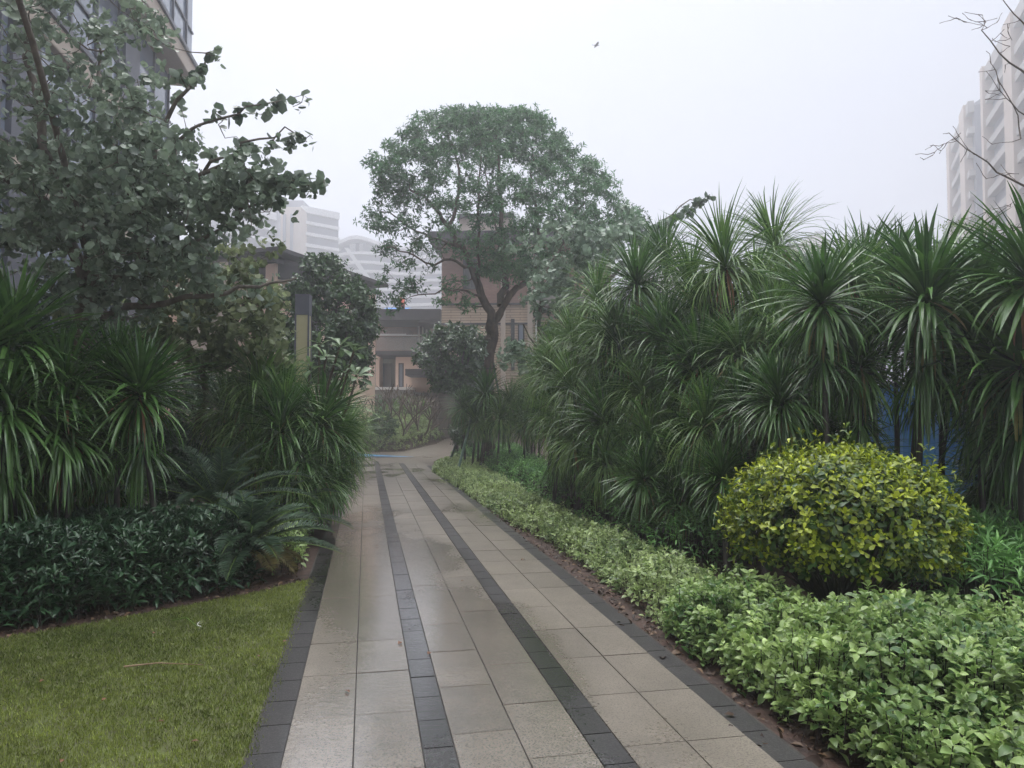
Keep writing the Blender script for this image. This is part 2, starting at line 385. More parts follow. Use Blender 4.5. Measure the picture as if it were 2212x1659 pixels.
# curved cross path behind the junction, laid on the terrain
poly = [(-2.28, 21.0), (-2.5, 24.6), (-2.15, 27.2), (-1.5, 30.2), (-1.0, 34), (-1.9, 34), (-2.25, 30.4), (-2.9, 28.5), (-4, 27.25), (-5.2, 27.1), (-9, 27.4), (-14, 28),
        (-15, 26), (-9, 24.6), (-7, 23.8), (-5.6, 22.6), (-4.9, 21.3), (-4.6, 20.6)]
def inside(x, y, P):
    c = False; n = len(P)
    for i in range(n):
        x0, y0 = P[i]; x1, y1 = P[(i + 1) % n]
        if (y0 > y) != (y1 > y) and x < (x1 - x0) * (y - y0) / (y1 - y0) + x0: c = not c
    return c
def sheet(P, z, step, zf=zg):
    x0 = min(p[0] for p in P); x1 = max(p[0] for p in P); y0 = min(p[1] for p in P); y1 = max(p[1] for p in P)
    idx = {}; mb = MB(); vs = []; fs = []
    nx = int((x1 - x0) / step) + 1; ny = int((y1 - y0) / step) + 1
    def vid(i, j):
        if (i, j) not in idx:
            idx[(i, j)] = len(vs); xx, yy = x0 + i * step, y0 + j * step; vs.append((xx, yy, zf(yy) + z))
        return idx[(i, j)]
    for i in range(nx):
        for j in range(ny):
            if inside(x0 + (i + .5) * step, y0 + (j + .5) * step, P): fs.append((vid(i, j), vid(i + 1, j), vid(i + 1, j + 1), vid(i, j + 1)))
    mb.add(vs, fs); return mb
cp = sheet(poly, .009, .07); tag(cp.build('cross_path', M['asphalt'], smooth=True), 'plain wet brown path crossing behind the slab path', None, kind='structure')
M['bluepaint'] = flat_mat('blue rubber', (.10, .30, .55), .35, (.07, .22, .42), 5)
bl = MB(); L_ = [(-8.5, 26.9), (-6.2, 26.75), (-4.8, 26.4), (-3.42, 25.9)]; wd = [.3, .3, .22, .04]
for (p, q, a, c) in zip(L_, L_[1:], wd, wd[1:]):
    bl.add([(p[0], p[1] - a, zg(p[1] - a) + .035), (q[0], q[1] - c, zg(q[1] - c) + .035), (q[0], q[1] + c, zg(q[1] + c) + .035), (p[0], p[1] + a, zg(p[1] + a) + .035)], [(0, 1, 2, 3)])
tag(bl.build('blue_track_stripe', M['bluepaint']), 'light blue stripe laid across the far end of the path', None, kind='structure')

# ------------------------------------------------------------------ lawn
lawn = [(-.86, 2.0), (-1.10, 3.2), (-1.37, 4.6), (-1.69, 6.2), (-1.80, 6.8), (-2.15, 6.25), (-2.75, 5.6), (-3.4, 5.0), (-4.2, 4.5), (-4.9, 4.1), (-4.9, 2.0)]
lw = sheet(lawn, .012, .05, lambda y: 0); M['turf'] = flat_mat('turf', (.10, .125, .03), .85, (.06, .06, .022), 14, bump=.6)
lwo = lw.build('lawn', M['turf'], smooth=True); tag(lwo, 'small wet lawn between the path and the dark shrubs', None, kind='structure')
def vnoise_(x, y): return (np.sin(x * 5.3 + y * 2.1) * np.cos(y * 6.1 - x * 1.3) + .5 * np.sin(x * 13 + 2) * np.cos(y * 11)) 
def sample(P, n, rng=NP):
    P_ = np.array(P); lo, hi = P_.min(0), P_.max(0); out = []
    while sum(len(o) for o in out) < n:
        c = rng.uniform(lo, hi, (n * 2, 2)); ins = np.zeros(len(c), bool); m_ = len(P_)
        for i in range(m_):
            x0, y0 = P_[i]; x1, y1 = P_[(i + 1) % m_]
            if y0 == y1: continue
            cr = ((y0 > c[:, 1]) != (y1 > c[:, 1])) & (c[:, 0] < (x1 - x0) * (c[:, 1] - y0) / (y1 - y0) + x0); ins ^= cr
        out.append(c[ins])
    return np.concatenate(out)[:n]
n = 120000; c = sample(lawn, n) + NP.normal(0, .014, (n, 2)); bare_ = vnoise_(c[:, 0], c[:, 1])
keep = NP.uniform(0, 1, n) < np.clip(1.3 - .7 * (bare_ > .95), 0, 1); c = c[keep]; bare_ = bare_[keep]; n = len(c)
P = np.concatenate([c, np.full((n, 1), .008)], 1)
D = np.concatenate([NP.normal(0, .42, (n, 2)), np.ones((n, 1))], 1)
patch = .5 + .12 * bare_ + .28 * np.sin(c[:, 0] * 2.1 + 1.3 * np.sin(c[:, 1] * 1.7)) * np.cos(c[:, 1] * 1.9)
gb = leaves(P, D, NP.normal(0, 1, (n, 3)), NP.uniform(.014, .034, n), .10, 'small', np.clip(patch + NP.normal(0, .18, n), 0, 1))
go = link('grass', np_mesh('grass', [gb], M['grassblade'])); tag(go, 'short green grass blades covering the small lawn', 'grass', kind='stuff')

# ------------------------------------------------------------------ ground cover (countless small plants)
def vnoise(x, y, f=1.0, seed=0):
    return (np.sin(x * 1.7 * f + seed) * np.cos(y * 2.3 * f - seed) + .6 * np.sin(x * 4.1 * f - y * 3.3 * f + seed * 2) + .4 * np.cos(x * 7.3 * f + y * 6.1 * f)) / 2
def cover(name, label, cat, poly, n, h, size, ratio, tpl, mat, nleaf=7, hvar=.08, fill=1, spread=1.0, seed=0, edgefall=.25, stems=True):
    c = sample(poly, n); x, y = c[:, 0], c[:, 1]
    # distance to the border of the bed -> the mass rounds off there
    P_ = np.array(poly); dm = np.full(n, 9.)
    for i in range(len(P_)):
        a, b_ = P_[i], P_[(i + 1) % len(P_)]; ab = b_ - a; tt = np.clip(((c - a) @ ab) / (ab @ ab), 0, 1)
        dm = np.minimum(dm, np.linalg.norm(c - (a + tt[:, None] * ab), axis=1))
    e = np.clip(dm / edgefall, 0, 1); hh = h * (.35 + .65 * np.sqrt(1 - (1 - e) ** 2)) + hvar * vnoise(x, y, 1.3, seed) + NP.normal(0, hvar * .35, n)
    z0 = np.clip((y - 26.5) * .19, 0, 1.5)
    depthf = NP.uniform(0, 1, n) ** 2.2 * (.35 if fill else 0)
    depthf = np.where(e < .9, NP.uniform(0, .75, n), depthf)
    z = z0 + np.maximum(hh, .05) * (1 - depthf)
    P = np.stack([x, y, z], 1)
    A = np.concatenate([NP.normal(0, .38, (n, 2)), np.ones((n, 1))], 1)
    # towards the border the sprigs lean out
    cen = np.array([x, y]).T
    t = np.clip(.42 + .28 * vnoise(x, y, .9, seed + 3) + NP.normal(0, .13, n), 0, 1)
    bt = sprigs(P, A, nleaf, size, ratio, tpl, t, spread)
    me = np_mesh(name, bt, mat)
    o = link(name, me); tag(o, label, cat, kind='stuff')
    if stems:
        k = min(n, 2500); mb = MB(); idx = NP.choice(n, k, replace=False)
        for i in idx:
            px, py, pz = P[i]; mb.tube([(px + R.uniform(-.05, .05), py + R.uniform(-.05, .05), z0[i] - .01), (px, py, pz - .01)], .003, 3, cap=False)
        mb.build('stems', M['barkdark'], o)
    return o

# near right bed, broad leaves
cover('broad_leaf_ground_cover', 'bright green broad leaved ground cover beside the near right edge of the path', 'ground cover',
      [(1.62, 2.2), (1.42, 3.2), (1.22, 4.1), (1.02, 5.0), (1.2, 5.6), (1.75, 5.3), (2.3, 4.75), (3.1, 4.6), (4.6, 4.2), (4.6, 2.2)], 7600, .44, .053, .56, 'oval', M['covernear'], nleaf=8, hvar=.12, seed=1, edgefall=.6)
cover('variegated_ground_cover', 'pale variegated ground cover edging the right side of the path', 'ground cover',
      [(1.1, 4.9), (.74, 7.1), (.44, 8.6), (.02, 9.9), (-.6, 12.6), (-1.45, 16.6), (-2.05, 19.0), (-2.2, 21.3), (-1.5, 23), (-.9, 21), (-.45, 17.5), (.25, 13.2), (.75, 10.6), (1.25, 8.2), (1.75, 6.6), (1.7, 5.3)],
      9500, .30, .048, .55, 'oval', M['cover'], nleaf=7, hvar=.09, seed=2, edgefall=.6)
cover('narrow_leaf_ground_cover', 'mid green narrow leaved ground cover between the pale edging and the dracaenas', 'ground cover',
      [(-1.5, 22.5), (-2.0, 24.3), (-1.2, 26.5), (.3, 26), (.6, 20), (1.1, 15), (1.9, 10), (2.2, 7), (1.5, 6.9), (1.15, 8.2), (.7, 10.6), (.2, 13.2), (-.5, 17.5), (-.95, 21)],
      4200, .52, .08, .26, 'oval', M['covermid'], nleaf=8, hvar=.1, seed=4)
cover('lance_leaf_ground_cover', 'dark green lance leaved low shrubs behind the lawn', 'ground cover',
      [(-2.25, 6.75), (-2.35, 6.3), (-2.9, 5.72), (-3.55, 5.12), (-4.4, 4.6), (-5.4, 4.2), (-6.5, 5.2), (-5.5, 7.4), (-3.2, 7.8)], 4200, .56, .115, .27, 'oval', M['coverdark'], nleaf=9, hvar=.07, seed=5, edgefall=.3)
cover('grassy_ground_cover', 'dark grassy leaves behind the broad leaved cover at the right edge', 'ground cover',
      [(2.9, 4.75), (3.4, 4.5), (5.2, 4.1), (6.5, 6), (5.4, 8.6), (3.9, 8.0), (3.2, 6.2)], 1700, .62, .15, .16, 'oval', M['covermid'], nleaf=8, hvar=.08, seed=6)
cover('path_side_ground_cover', 'light green leafy cover along the left edge of the path', 'ground cover',
      [(-2.0, 7.1), (-2.45, 9.0), (-2.9, 11.3), (-3.5, 14.5), (-4.3, 18.5), (-5.0, 18.5), (-4.2, 14), (-3.3, 10.5), (-2.75, 8), (-2.4, 6.9)], 1900, .42, .06, .5, 'oval', M['covernear'], nleaf=7, hvar=.07, seed=7)
cover('far_bed_ground_cover', 'pale green ground cover in the raised bed beyond the junction', 'ground cover',
      [(-9.5, 27.5), (-5.2, 27.15), (-4.0, 27.3), (-2.95, 28.6), (-2.3, 30.4), (-2.0, 33.2), (-4, 34.5), (-9, 34.5), (-11, 31)], 6500, .5, .085, .5, 'small', M['cover'], nleaf=7, hvar=.09, seed=8)

# ------------------------------------------------------------------ litter on the bare soil beside the path
M['litter'] = leaf_mat('soil litter', (.035, .02, .014), (.20, .12, .065), .6, .05)
ls = []
for poly_, n_ in (([(1.13, 2.2), (.93, 4.4), (.5, 6.9), (.1, 8.9), (-.75, 13.0), (-1.6, 17.5), (-2.3, 21.3), (-1.9, 21.3), (-1.0, 16.6), (-.2, 12.6), (.5, 9.9), (1.0, 8), (1.5, 5), (1.9, 2.2)], 5200),
                  ([(-2.0, 6.9), (-1.8, 6.7), (-2.3, 6.0), (-3.2, 5.1), (-4.8, 4.1), (-5.2, 4.6), (-3.6, 5.5), (-2.6, 6.9), (-3.2, 9), (-3.0, 9.6), (-2.45, 8.8)], 2600)):
    c = sample(poly_, n_); z = np.full((n_, 1), .006)
    ls.append(leaves(np.concatenate([c, z], 1), np.concatenate([NP.normal(0, 1, (n_, 2)), NP.uniform(-.05, .5, (n_, 1))], 1), NP.normal(0, .5, (n_, 3)) + [0, 0, 1], NP.gamma(2.2, .010, n_) + .006, .5, 'oval', NP.beta(1.2, 2.2, n_)))
tag(link('leaf_litter', np_mesh('leaf_litter', ls, M['litter'])), 'brown leaf litter and crumbs on the bare soil strips', 'litter', kind='stuff')

# ------------------------------------------------------------------ dracaenas
def strap_head(seed, n=150, L=.62, width=.034, droop=1.0, up=1.5, low=-.4, seg=6, dry=0):
    rng = np.random.default_rng(seed)
    f = rng.uniform(0, 1, n); az = np.arange(n) * 2.399 + rng.normal(0, .2, n)
    el0 = up + (low - up) * f ** .9 + rng.normal(0, .12, n)
    Ls = L * (.7 + .38 * np.sin(np.clip(f * 1.15 + .2, 0, 1) * np.pi * .75)) * rng.uniform(.78, 1.12, n)
    dr = droop * (.3 + .9 * f) * rng.uniform(.45, 1.35, n)
    rows = seg + 1; s = np.linspace(0, 1, rows)
    prof = np.array([.55, .85, 1, .97, .84, .55, .04]) if seg == 6 else np.interp(s, [0, .2, .5, .8, 1], [.6, 1, 1, .6, .04])
    el = np.maximum(el0[:, None] - dr[:, None] * s[None, :] ** 1.4, -1.5)
    ca, sa = np.cos(az), np.sin(az); ds = Ls / seg
    P = np.zeros((n, rows, 3)); z0 = .10 * (1 - f) + rng.normal(0, .012, n)
    P[:, 0, 0] = ca * .018; P[:, 0, 1] = sa * .018; P[:, 0, 2] = z0
    wob = rng.normal(0, .18, n)
    for r in range(1, rows):
        e = el[:, r]; aa = az + wob * s[r]
        P[:, r] = P[:, r - 1] + ds[:, None] * np.stack([np.cos(aa) * np.cos(e), np.sin(aa) * np.cos(e), np.sin(e)], 1)
    side = np.stack([-sa, ca, 0 * ca], 1)[:, None, :]
    nrm = np.stack([-ca[:, None] * np.sin(el), -sa[:, None] * np.sin(el), np.cos(el)], -1)
    hw = (width * prof)[None, :, None] * rng.uniform(.75, 1.15, (n, 1, 1)) * .5
    Lf = P + side * hw + nrm * hw * .5; Rt = P - side * hw + nrm * hw * .5
    V = np.stack([Lf, P, Rt], 2)            # n, rows, 3, 3
    k = rows * 3; base = []
    for r in range(seg):
        for q in (0, 1): base.append((r * 3 + q, r * 3 + q + 1, (r + 1) * 3 + q + 1, (r + 1) * 3 + q))
    lp = np.array(base).ravel(); loops = (lp[None] + (np.arange(n) * k)[:, None]).ravel()
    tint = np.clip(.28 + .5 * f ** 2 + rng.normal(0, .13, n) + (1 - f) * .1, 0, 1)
    rim = np.tile(np.array([1, 0, 1.]), n * rows)
    return (V, loops, np.full(n * seg * 2, 4), np.repeat(tint, k), rim), f
def strap_mesh(name, mat, **k):
    b_, _ = strap_head(**k); return np_mesh(name, [b_], mat)
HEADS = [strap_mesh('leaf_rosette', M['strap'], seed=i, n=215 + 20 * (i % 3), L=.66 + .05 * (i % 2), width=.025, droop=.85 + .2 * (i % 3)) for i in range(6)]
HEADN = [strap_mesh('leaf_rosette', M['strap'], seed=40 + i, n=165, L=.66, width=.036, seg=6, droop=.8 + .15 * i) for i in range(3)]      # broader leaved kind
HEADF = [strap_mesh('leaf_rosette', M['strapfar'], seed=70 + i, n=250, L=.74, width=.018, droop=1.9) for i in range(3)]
DRY = [strap_mesh('dying_leaves', M['strapdry'], seed=20 + i, n=13, L=.6, width=.03, droop=1.2, up=-.3, low=-1.2) for i in range(3)]
DRY += [strap_mesh('dying_leaves', flat_mat('brown dead leaf', (.30, .15, .06), .7, (.16, .08, .035), 8), seed=30 + i, n=12, L=.55, width=.028, droop=1.0, up=-.5, low=-1.3) for i in range(2)]
HANG = [strap_mesh('hanging_leaves', M['strap'], seed=90 + i, n=60, L=.6, width=.026, droop=.9, up=-.1, low=-1.1) for i in range(3)]
G_R = 'dracaenas massed along the right side of the path'
G_L = 'dracaenas in the left bed'
G_T = 'dracaenas round the foot of the central tree'
SH = 'spiky dark green dracaena head, one of many crowded inside the right mass'
SHL = 'dark dracaena head crowded inside the left front group'
SHM = 'arching dracaena head, one of several on the mound by the path'
SHT = 'dracaena head around the foot of the central tree'
def dracaena(u, v, d, sc_, label, group, heads=HEADS, hang=True, tilt=None, mat_tag=None):
    if label == SH:
        label = 'dark dracaena head in the %s %s of the right mass' % ('upper' if v < 700 else 'middle' if v < 880 else 'lower', 'left flank' if u < 1350 else 'centre' if u < 1650 else 'right half')
    if label == SHL: label = 'dark dracaena head crowded %s in the left front group' % ('high' if v < 800 else 'low') + (' at the left edge' if u < 110 else ' nearer the cycads')
    if label == SHM: label = 'arching dracaena head, %s of the mound beside the lamp post' % ('top' if v < 905 else 'middle slope' if v < 985 else 'bottom fringe')
    if label == SHT: label = 'dracaena head at the foot of the central tree, %s of its trunk' % ('left' if u < 1055 else 'right')
    p = at(u, v, d); z0 = zg(d); lean = (R.uniform(-.18, .18) - (.4 if group == G_L and d > 8.4 else 0), R.uniform(-.15, .25))
    root = thing('dracaena', label, 'dracaena', (p.x + lean[0], d + lean[1], z0), group)
    h = max(p.z - z0, .25); loc = (-lean[0], -lean[1], h)
    st = MB(); st.tube([(0, 0, -.02), (-lean[0] * .35 + R.uniform(-.03, .03), -lean[1] * .35, h * .45), (-lean[0] * .8, -lean[1] * .8, h * .8), (loc[0], loc[1], h + .06)], [.035, .028, .024, .02], 6)
    st.build('stem', M['barkdark'], root, smooth=True)
    o = link('leaf_rosette', R.choice(heads), root, loc); s = sc_ * R.uniform(.95, 1.06)
    o.scale = (s, s, s * R.uniform(.95, 1.1)); tl = tilt or (R.uniform(-.25, .25), R.uniform(-.25, .25))
    o.rotation_euler = (tl[0], tl[1], R.uniform(0, 6.28))
    if hang and h > 1.3 and d < 13 :
        o2 = link('hanging_leaves', R.choice(HANG), root, (loc[0] * .8, loc[1] * .8, h - .5)); o2.scale = (s * .8, s * .8, s); o2.rotation_euler = (0, 0, R.uniform(0, 6.28))
    if hang:
        o = link('hanging_leaves', R.choice(HANG), root, (loc[0], loc[1], h - .1)); o.scale = (s, s, s); o.rotation_euler = (0, 0, R.uniform(0, 6.28))
    if R.random() < .75:
        o = link('dying_leaves', R.choice(DRY), root, (loc[0], loc[1], h - .04)); o.scale = (s * .9,) * 3; o.rotation_euler = (0, 0, R.uniform(0, 6.28))
    return root
RIGHT = [
 (2000, 665, 6.25, 1.2, 'big dark dracaena head with stiff blades against the sky, second from the right edge'),
 (2225, 625, 5.6, 1.15, 'near dracaena head cut by the right edge of the photo'),
 (2115, 660, 6.6, 1.0, 'dracaena head between the two big near heads at the right'),
 (1930, 600, 7.6, .9, 'dracaena head peeping up behind the left side of the big near head'),
 (1775, 665, 6.4, .92, 'dracaena head with a skirt of yellowing leaves left of the big near head'),
 (1870, 610, 8.2, 1.0, 'small far dracaena head on the skyline between the two tall groups'),
 (1570, 590, 8.4, 1.12, 'tall dracaena head above the middle of the right mass, with orange dead leaves below'),
 (1680, 545, 9.6, 1.15, 'highest dracaena head of the right mass, its blades fanned against the sky'),
 (1640, 640, 8.8, 1.0, SH), (1490, 620, 9.6, 1.0, SH),
 (1375, 625, 9.6, 1.0, 'rounded dracaena head at the upper left of the right mass, with orange dead leaves'),
 (1290, 660, 11, 1.0, 'dracaena head at the upper left shoulder of the right mass'),
 (1440, 570, 11.5, 1.0, SH),
 (1235, 740, 11.5, .95, 'dracaena head on the left flank beside the grey leaved tree'),
 (1185, 820, 12, .92, 'leftmost dracaena head of the right mass, at mid height'),
 (1240, 850, 10.6, 1.0, 'light green dracaena head low on the left flank of the right mass'),
 (1210, 920, 11.2, .95, SH), (1300, 800, 10.2, 1.0, SH), (1330, 730, 9.8, 1, SH), (1440, 745, 8.8, 1.0, SH),
 (1500, 820, 8.3, .95, 'bright narrow dracaena head in the middle of the right mass'),
 (1390, 860, 8.8, .95, SH), (1310, 920, 9.4, .95, 'low arching dracaena head above the pale ground cover'),
 (1240, 960, 10.3, .85, 'lowest dracaena head beside the far ground cover'),
 (1410, 960, 8.4, .9, SH), (1390, 1040, 8.1, .85, SH), (1310, 1010, 9.2, .8, SH), (1500, 1000, 7.8, .85, SH),
 (1520, 930, 7.6, .88, 'dracaena head with a fallen pale leaf caught on it, low in the mass'), (1600, 780, 7.8, .95, SH), (1700, 780, 7.4, .9, SH),
 (1690, 880, 6.7, .88, 'dracaena head with drooping leaves just above the golden shrub'), (1600, 890, 7.4, .85, SH),
 (1560, 1040, 7.1, .7, 'small low dracaena left of the golden shrub'), (1470, 1090, 7.8, .7, SH),
 (1860, 800, 6.6, .85, SH), (2110, 790, 6.4, 1.05, 'dracaena head with long drooping blades below the big near heads'),
 (1985, 760, 6.9, .7, SH), (2060, 740, 7.2, .75, SH), (2205, 800, 5.9, 1.2, 'low dracaena head at the right edge over the grassy cover'), (1560, 690, 9.2, 1, SH), (1700, 660, 9.4, 1, SH), (1800, 740, 8.6, .9, SH),
]
for (u, v, d, s, lab) in RIGHT:
    near = d < 6.65
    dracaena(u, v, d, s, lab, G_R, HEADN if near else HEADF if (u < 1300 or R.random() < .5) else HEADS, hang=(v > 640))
# heads crowded inside the mass, behind its front line
front = [(.5, 12.4), (1.15, 9.9), (1.85, 8.3), (2.75, 7.5), (3.7, 6.4), (4.7, 5.7)]
k_n = 0
while k_n < 84:
    i = R.randrange(5); t_ = R.random(); fx = front[i][0] * (1 - t_) + front[i + 1][0] * t_; fy = front[i][1] * (1 - t_) + front[i + 1][1] * t_
    bk = R.uniform(.1, 1.5); x_, y_ = fx + bk * .75, fy + bk * .65; z_ = R.uniform(.55, 2.75 if fy > 6.5 else 2.2)
    uu = 1106 + x_ / y_ * FPX; vv = 896 - (z_ - EYE) / y_ * FPX
    if (1870 < uu < 2140 and vv > 690) or uu > 2330: continue
    dracaena(uu, vv, y_, R.uniform(.85, 1.0), SH, G_R, HEADF if R.random() < .6 else HEADS, hang=True); k_n += 1
LEFT = [
 (25, 760, 6.5, 1.15, 'large near dracaena head at the left edge under the tree'), (-70, 800, 6.2, 1.2, 'dracaena head cut by the left edge of the photo'),
 (150, 850, 6.7, 1.1, SHL), (300, 860, 6.9, 1.05, 'dracaena head at the right end of the left front group'), (250, 830, 7.2, 1.0, 'upright dracaena head behind the left front group'),
 (20, 900, 6.3, 1.1, SHL), (140, 950, 6.6, 1.0, 'lowest dracaena of the left front group, with yellow drooping leaves'),
 (560, 850, 9.3, 1.1, 'highest dracaena head of the mound beside the lamp post'), (630, 900, 9.0, .95, SHM), (690, 925, 9.0, .95, SHM), (610, 940, 8.7, .95, SHM),
 (530, 920, 9.2, 1.0, SHM), (705, 990, 9.3, .72, 'lowest dracaena head of the mound, touching the path edge'), (650, 1000, 8.7, .75, SHM), (480, 900, 9.8, .95, SHM), (745, 950, 9.8, .7, SHM)]
k_n = 0
while k_n < 20:
    fx_ = R.uniform(.42, 1); x_ = -2.65 - 3.4 * fx_ + R.uniform(-.2, .2); y_ = 8.0 - 2.0 * fx_ + R.uniform(0, 1.5); z_ = R.uniform(.45, 1.2)
    LEFT.append((1106 + x_ / y_ * FPX, 896 - (z_ - EYE) / y_ * FPX, y_, R.uniform(.8, .95), SHL)); k_n += 1
for q in [(735, 960, 9.9, .8), (700, 1040, 9.0, .75), (650, 1080, 8.6, .65), (720, 1060, 9.5, .6), (745, 1010, 10.2, .65), (680, 960, 9.2, .9), (590, 880, 9.6, .95), (630, 905, 10.0, .85), (690, 950, 10.2, .8), (560, 1000, 8.8, .85), (620, 1040, 8.6, .7), (670, 1050, 8.9, .65), (740, 900, 11, .8)]:
    LEFT.append(q + (SHM,))
for (u, v, d, s, lab) in LEFT:
    dracaena(u, v, d, s, lab, G_L, HEADN if (d < 7 and lab != SHL) else HEADF if (d > 8.5 and R.random() < .6) else HEADS, hang=True)
for (u, v, d, s, lab) in [(1000, 885, 19, 1.0, 'leftmost dracaena head at the foot of the central tree'), (1050, 860, 18.6, 1.1, SHT), (1105, 880, 18.8, 1.05, SHT), (1080, 910, 18.2, 1.1, SHT), (1035, 900, 19.4, 1.1, SHT), (1130, 890, 19.2, 1.1, SHT), (1165, 900, 16.5, 1.0, SHT), (1160, 840, 17.5, 1.1, SHT),
                          (1150, 870, 18.0, 1.0, SHT), (1030, 915, 18.6, .85, SHT), (1135, 920, 17, .9, SHT), (1160, 800, 19, 1, SHT)]:
    dracaena(u, v, d, s, lab, G_T, HEADF if R.random() < .5 else HEADS)

# ------------------------------------------------------------------ trees
def rvec(s): return Vector((R.gauss(0, s), R.gauss(0, s), R.gauss(0, s)))
def limb_pts(P, wob=.04, sub=3):
    """smooth a hand-laid limb (Catmull-Rom) and roughen it a little"""
    P = [Vector(p) for p in P]; out = []
    Q = [P[0] * 2 - P[1]] + P + [P[-1] * 2 - P[-2]]
    for i in range(1, len(Q) - 2):
        for k in range(sub):
            t = k / sub; a, b_, c, d = Q[i - 1:i + 3]
            out.append(.5 * ((2 * b_) + (c - a) * t + (2 * a - 5 * b_ + 4 * c - d) * t * t + (3 * b_ - a - 3 * c + d) * t ** 3) + (rvec(wob) if k else Vector()))
    return out + [P[-1]]
def grow(root_loc, limbs, tips, mbt, twig0=.022, sides=5, wob=.04):
    """limbs: list of (points, r0, r1). tips: leaf-cluster points joined to the nearest wood. Returns outward axes"""
    nodes = []; rad = []
    for pts, r0, r1 in limbs:
        q = limb_pts(pts, wob); n = len(q); rr = [r0 + (r1 - r0) * (i / (n - 1)) ** .8 for i in range(n)]
        mbt.tube([p - root_loc for p in q], rr, 9, tint=.5); nodes += q; rad += rr
    N = np.array([tuple(p) for p in nodes]); Rr = np.array(rad)
    T = np.array([tuple(p) for p in tips]); axes = np.zeros_like(T)
    order = np.argsort([np.min(np.linalg.norm(N - t, axis=1)) for t in T])
    for i in order:
        t = T[i]; d2 = np.linalg.norm(N - t, axis=1) + np.maximum(0, (N[:, 2] - t[2])) * .7
        j = int(np.argmin(d2)); a = Vector(N[j]); b_ = Vector(t); ln = (b_ - a).length
        kw = min(1, wob / .04); mid1 = a.lerp(b_, .35) + rvec(ln * .07 * kw) + Vector((0, 0, -.05 * ln)); mid2 = a.lerp(b_, .7) + rvec(ln * .05 * kw)
        r0 = min(Rr[j] * .8, twig0 * (.5 + ln)); r0 = max(r0, .006)
        mbt.tube([a - root_loc, mid1 - root_loc, mid2 - root_loc, b_ - root_loc], [r0, r0 * .75, r0 * .5, .004], sides, cap=False)
        N = np.concatenate([N, [tuple(mid1), tuple(mid2), tuple(b_)]]); Rr = np.concatenate([Rr, [r0 * .75, r0 * .5, r0 * .4]])
        axes[i] = np.array(b_ - mid1)
    return T, norm(axes + 1e-6)
def foliage(T, A, per, rad, size, ratio, tpl, mat, nleaf, name, root, rng, flat=.6, tint=.4, spread=.8, up=.35, jitter=.3, flatten=1.0):
    """clusters of leaf sprigs round every twig tip"""
    n = len(T); C = np.repeat(T, per, 0); AX = np.repeat(A, per, 0)
    off = rng.normal(0, 1, (n * per, 3)); off = norm(off) * (rng.uniform(0, 1, (n * per, 1)) ** .5) * rad; off[:, 2] *= flat
    P = C + off; ax = norm(off) * .7 + AX * .5 + np.array([0, 0, up]) + rng.normal(0, .25, P.shape)
    ct = np.repeat(rng.normal(0, .1, n), per)
    t = np.clip(tint + ct + rng.normal(0, .07, n * per), 0, 1)
    b_ = sprigs(P - np.array(tuple(root.location)), ax, nleaf, size, ratio, tpl, t, spread, rng=rng, jitter=jitter)
    return link(name, np_mesh(name, b_, mat), root)

# --- central tree
rg = np.random.default_rng(3)
D0 = 20
tb = at(1050, 1010, D0); root = thing('umbrella_tree', 'tall broad crowned tree in the middle with a forked brown trunk', 'tree', (tb.x, D0, 0))
A_ = lambda u, v, dd=0: at(u, v, D0 + dd)
M['bark'].node_tree.nodes['Principled BSDF'].inputs['Roughness'].default_value = .8
trunk = [Vector((tb.x, D0, -.1)), A_(1052, 930), A_(1055, 800), A_(1062, 700)]
limbs = [(trunk, .18, .125),
 ([A_(1058, 735), A_(1062, 690), A_(1040, 640, -.1), A_(1018, 575, -.3), A_(1000, 535, -.4), A_(968, 490, -.6), A_(930, 440, -.8), A_(885, 410, -1.2)], .155, .03),
 ([A_(1062, 735), A_(1072, 690), A_(1100, 640, .2), A_(1140, 595, .5), A_(1178, 560, .6), A_(1210, 500, .7), A_(1262, 440, 1)], .14, .03),
 ([A_(1082, 660, .1), A_(1090, 600, .3), A_(1088, 520, .5), A_(1082, 430, .6), A_(1075, 330, .4), A_(1070, 275, 0)], .12, .02),
 ([A_(1018, 575, -.3), A_(975, 560, -.9), A_(930, 570, -1.3), A_(880, 545, -1.7), A_(835, 535, -2)], .045, .012),
 ([A_(1000, 535, -.4), A_(950, 515, .3), A_(900, 500, .6), A_(850, 465, .9), A_(822, 455, 1)], .045, .012),
 ([A_(1040, 640, -.1), A_(990, 625, -.8), A_(940, 635, -1.3), A_(890, 640, -1.6)], .035, .012),
 ([A_(968, 490, -.6), A_(990, 420, -.2), A_(985, 340, .2), A_(970, 290, .4)], .06, .015),
 ([A_(1178, 560, .6), A_(1160, 480, -.6), A_(1150, 400, -1), A_(1150, 320, -1.2)], .06, .015),
 ([A_(1210, 500, .7), A_(1280, 490, .4), A_(1340, 480, .2)], .04, .012),
 ([A_(1100, 640, .2), A_(1075, 560, 1.4), A_(1060, 440, 2.2), A_(1050, 340, 2)], .05, .015),
 ([A_(1040, 640, -.1), A_(1030, 540, -1.3), A_(1035, 430, -2), A_(1040, 330, -1.8)], .05, .015)]
tips = []
cen = A_(1075, 470); prof = [(232, 985, 1125), (262, 915, 1175), (300, 865, 1215), (345, 815, 1262), (400, 835, 1320), (440, 825, 1345), (480, 815, 1385), (520, 850, 1375), (555, 930, 1260), (600, 1060, 1130)]
def half(v):
    for (v0, l0, r0), (v1, l1, r1) in zip(prof, prof[1:]):
        if v0 <= v <= v1:
            t = (v - v0) / (v1 - v0); return l0 + (l1 - l0) * t, r0 + (r1 - r0) * t
    return (0, 0)
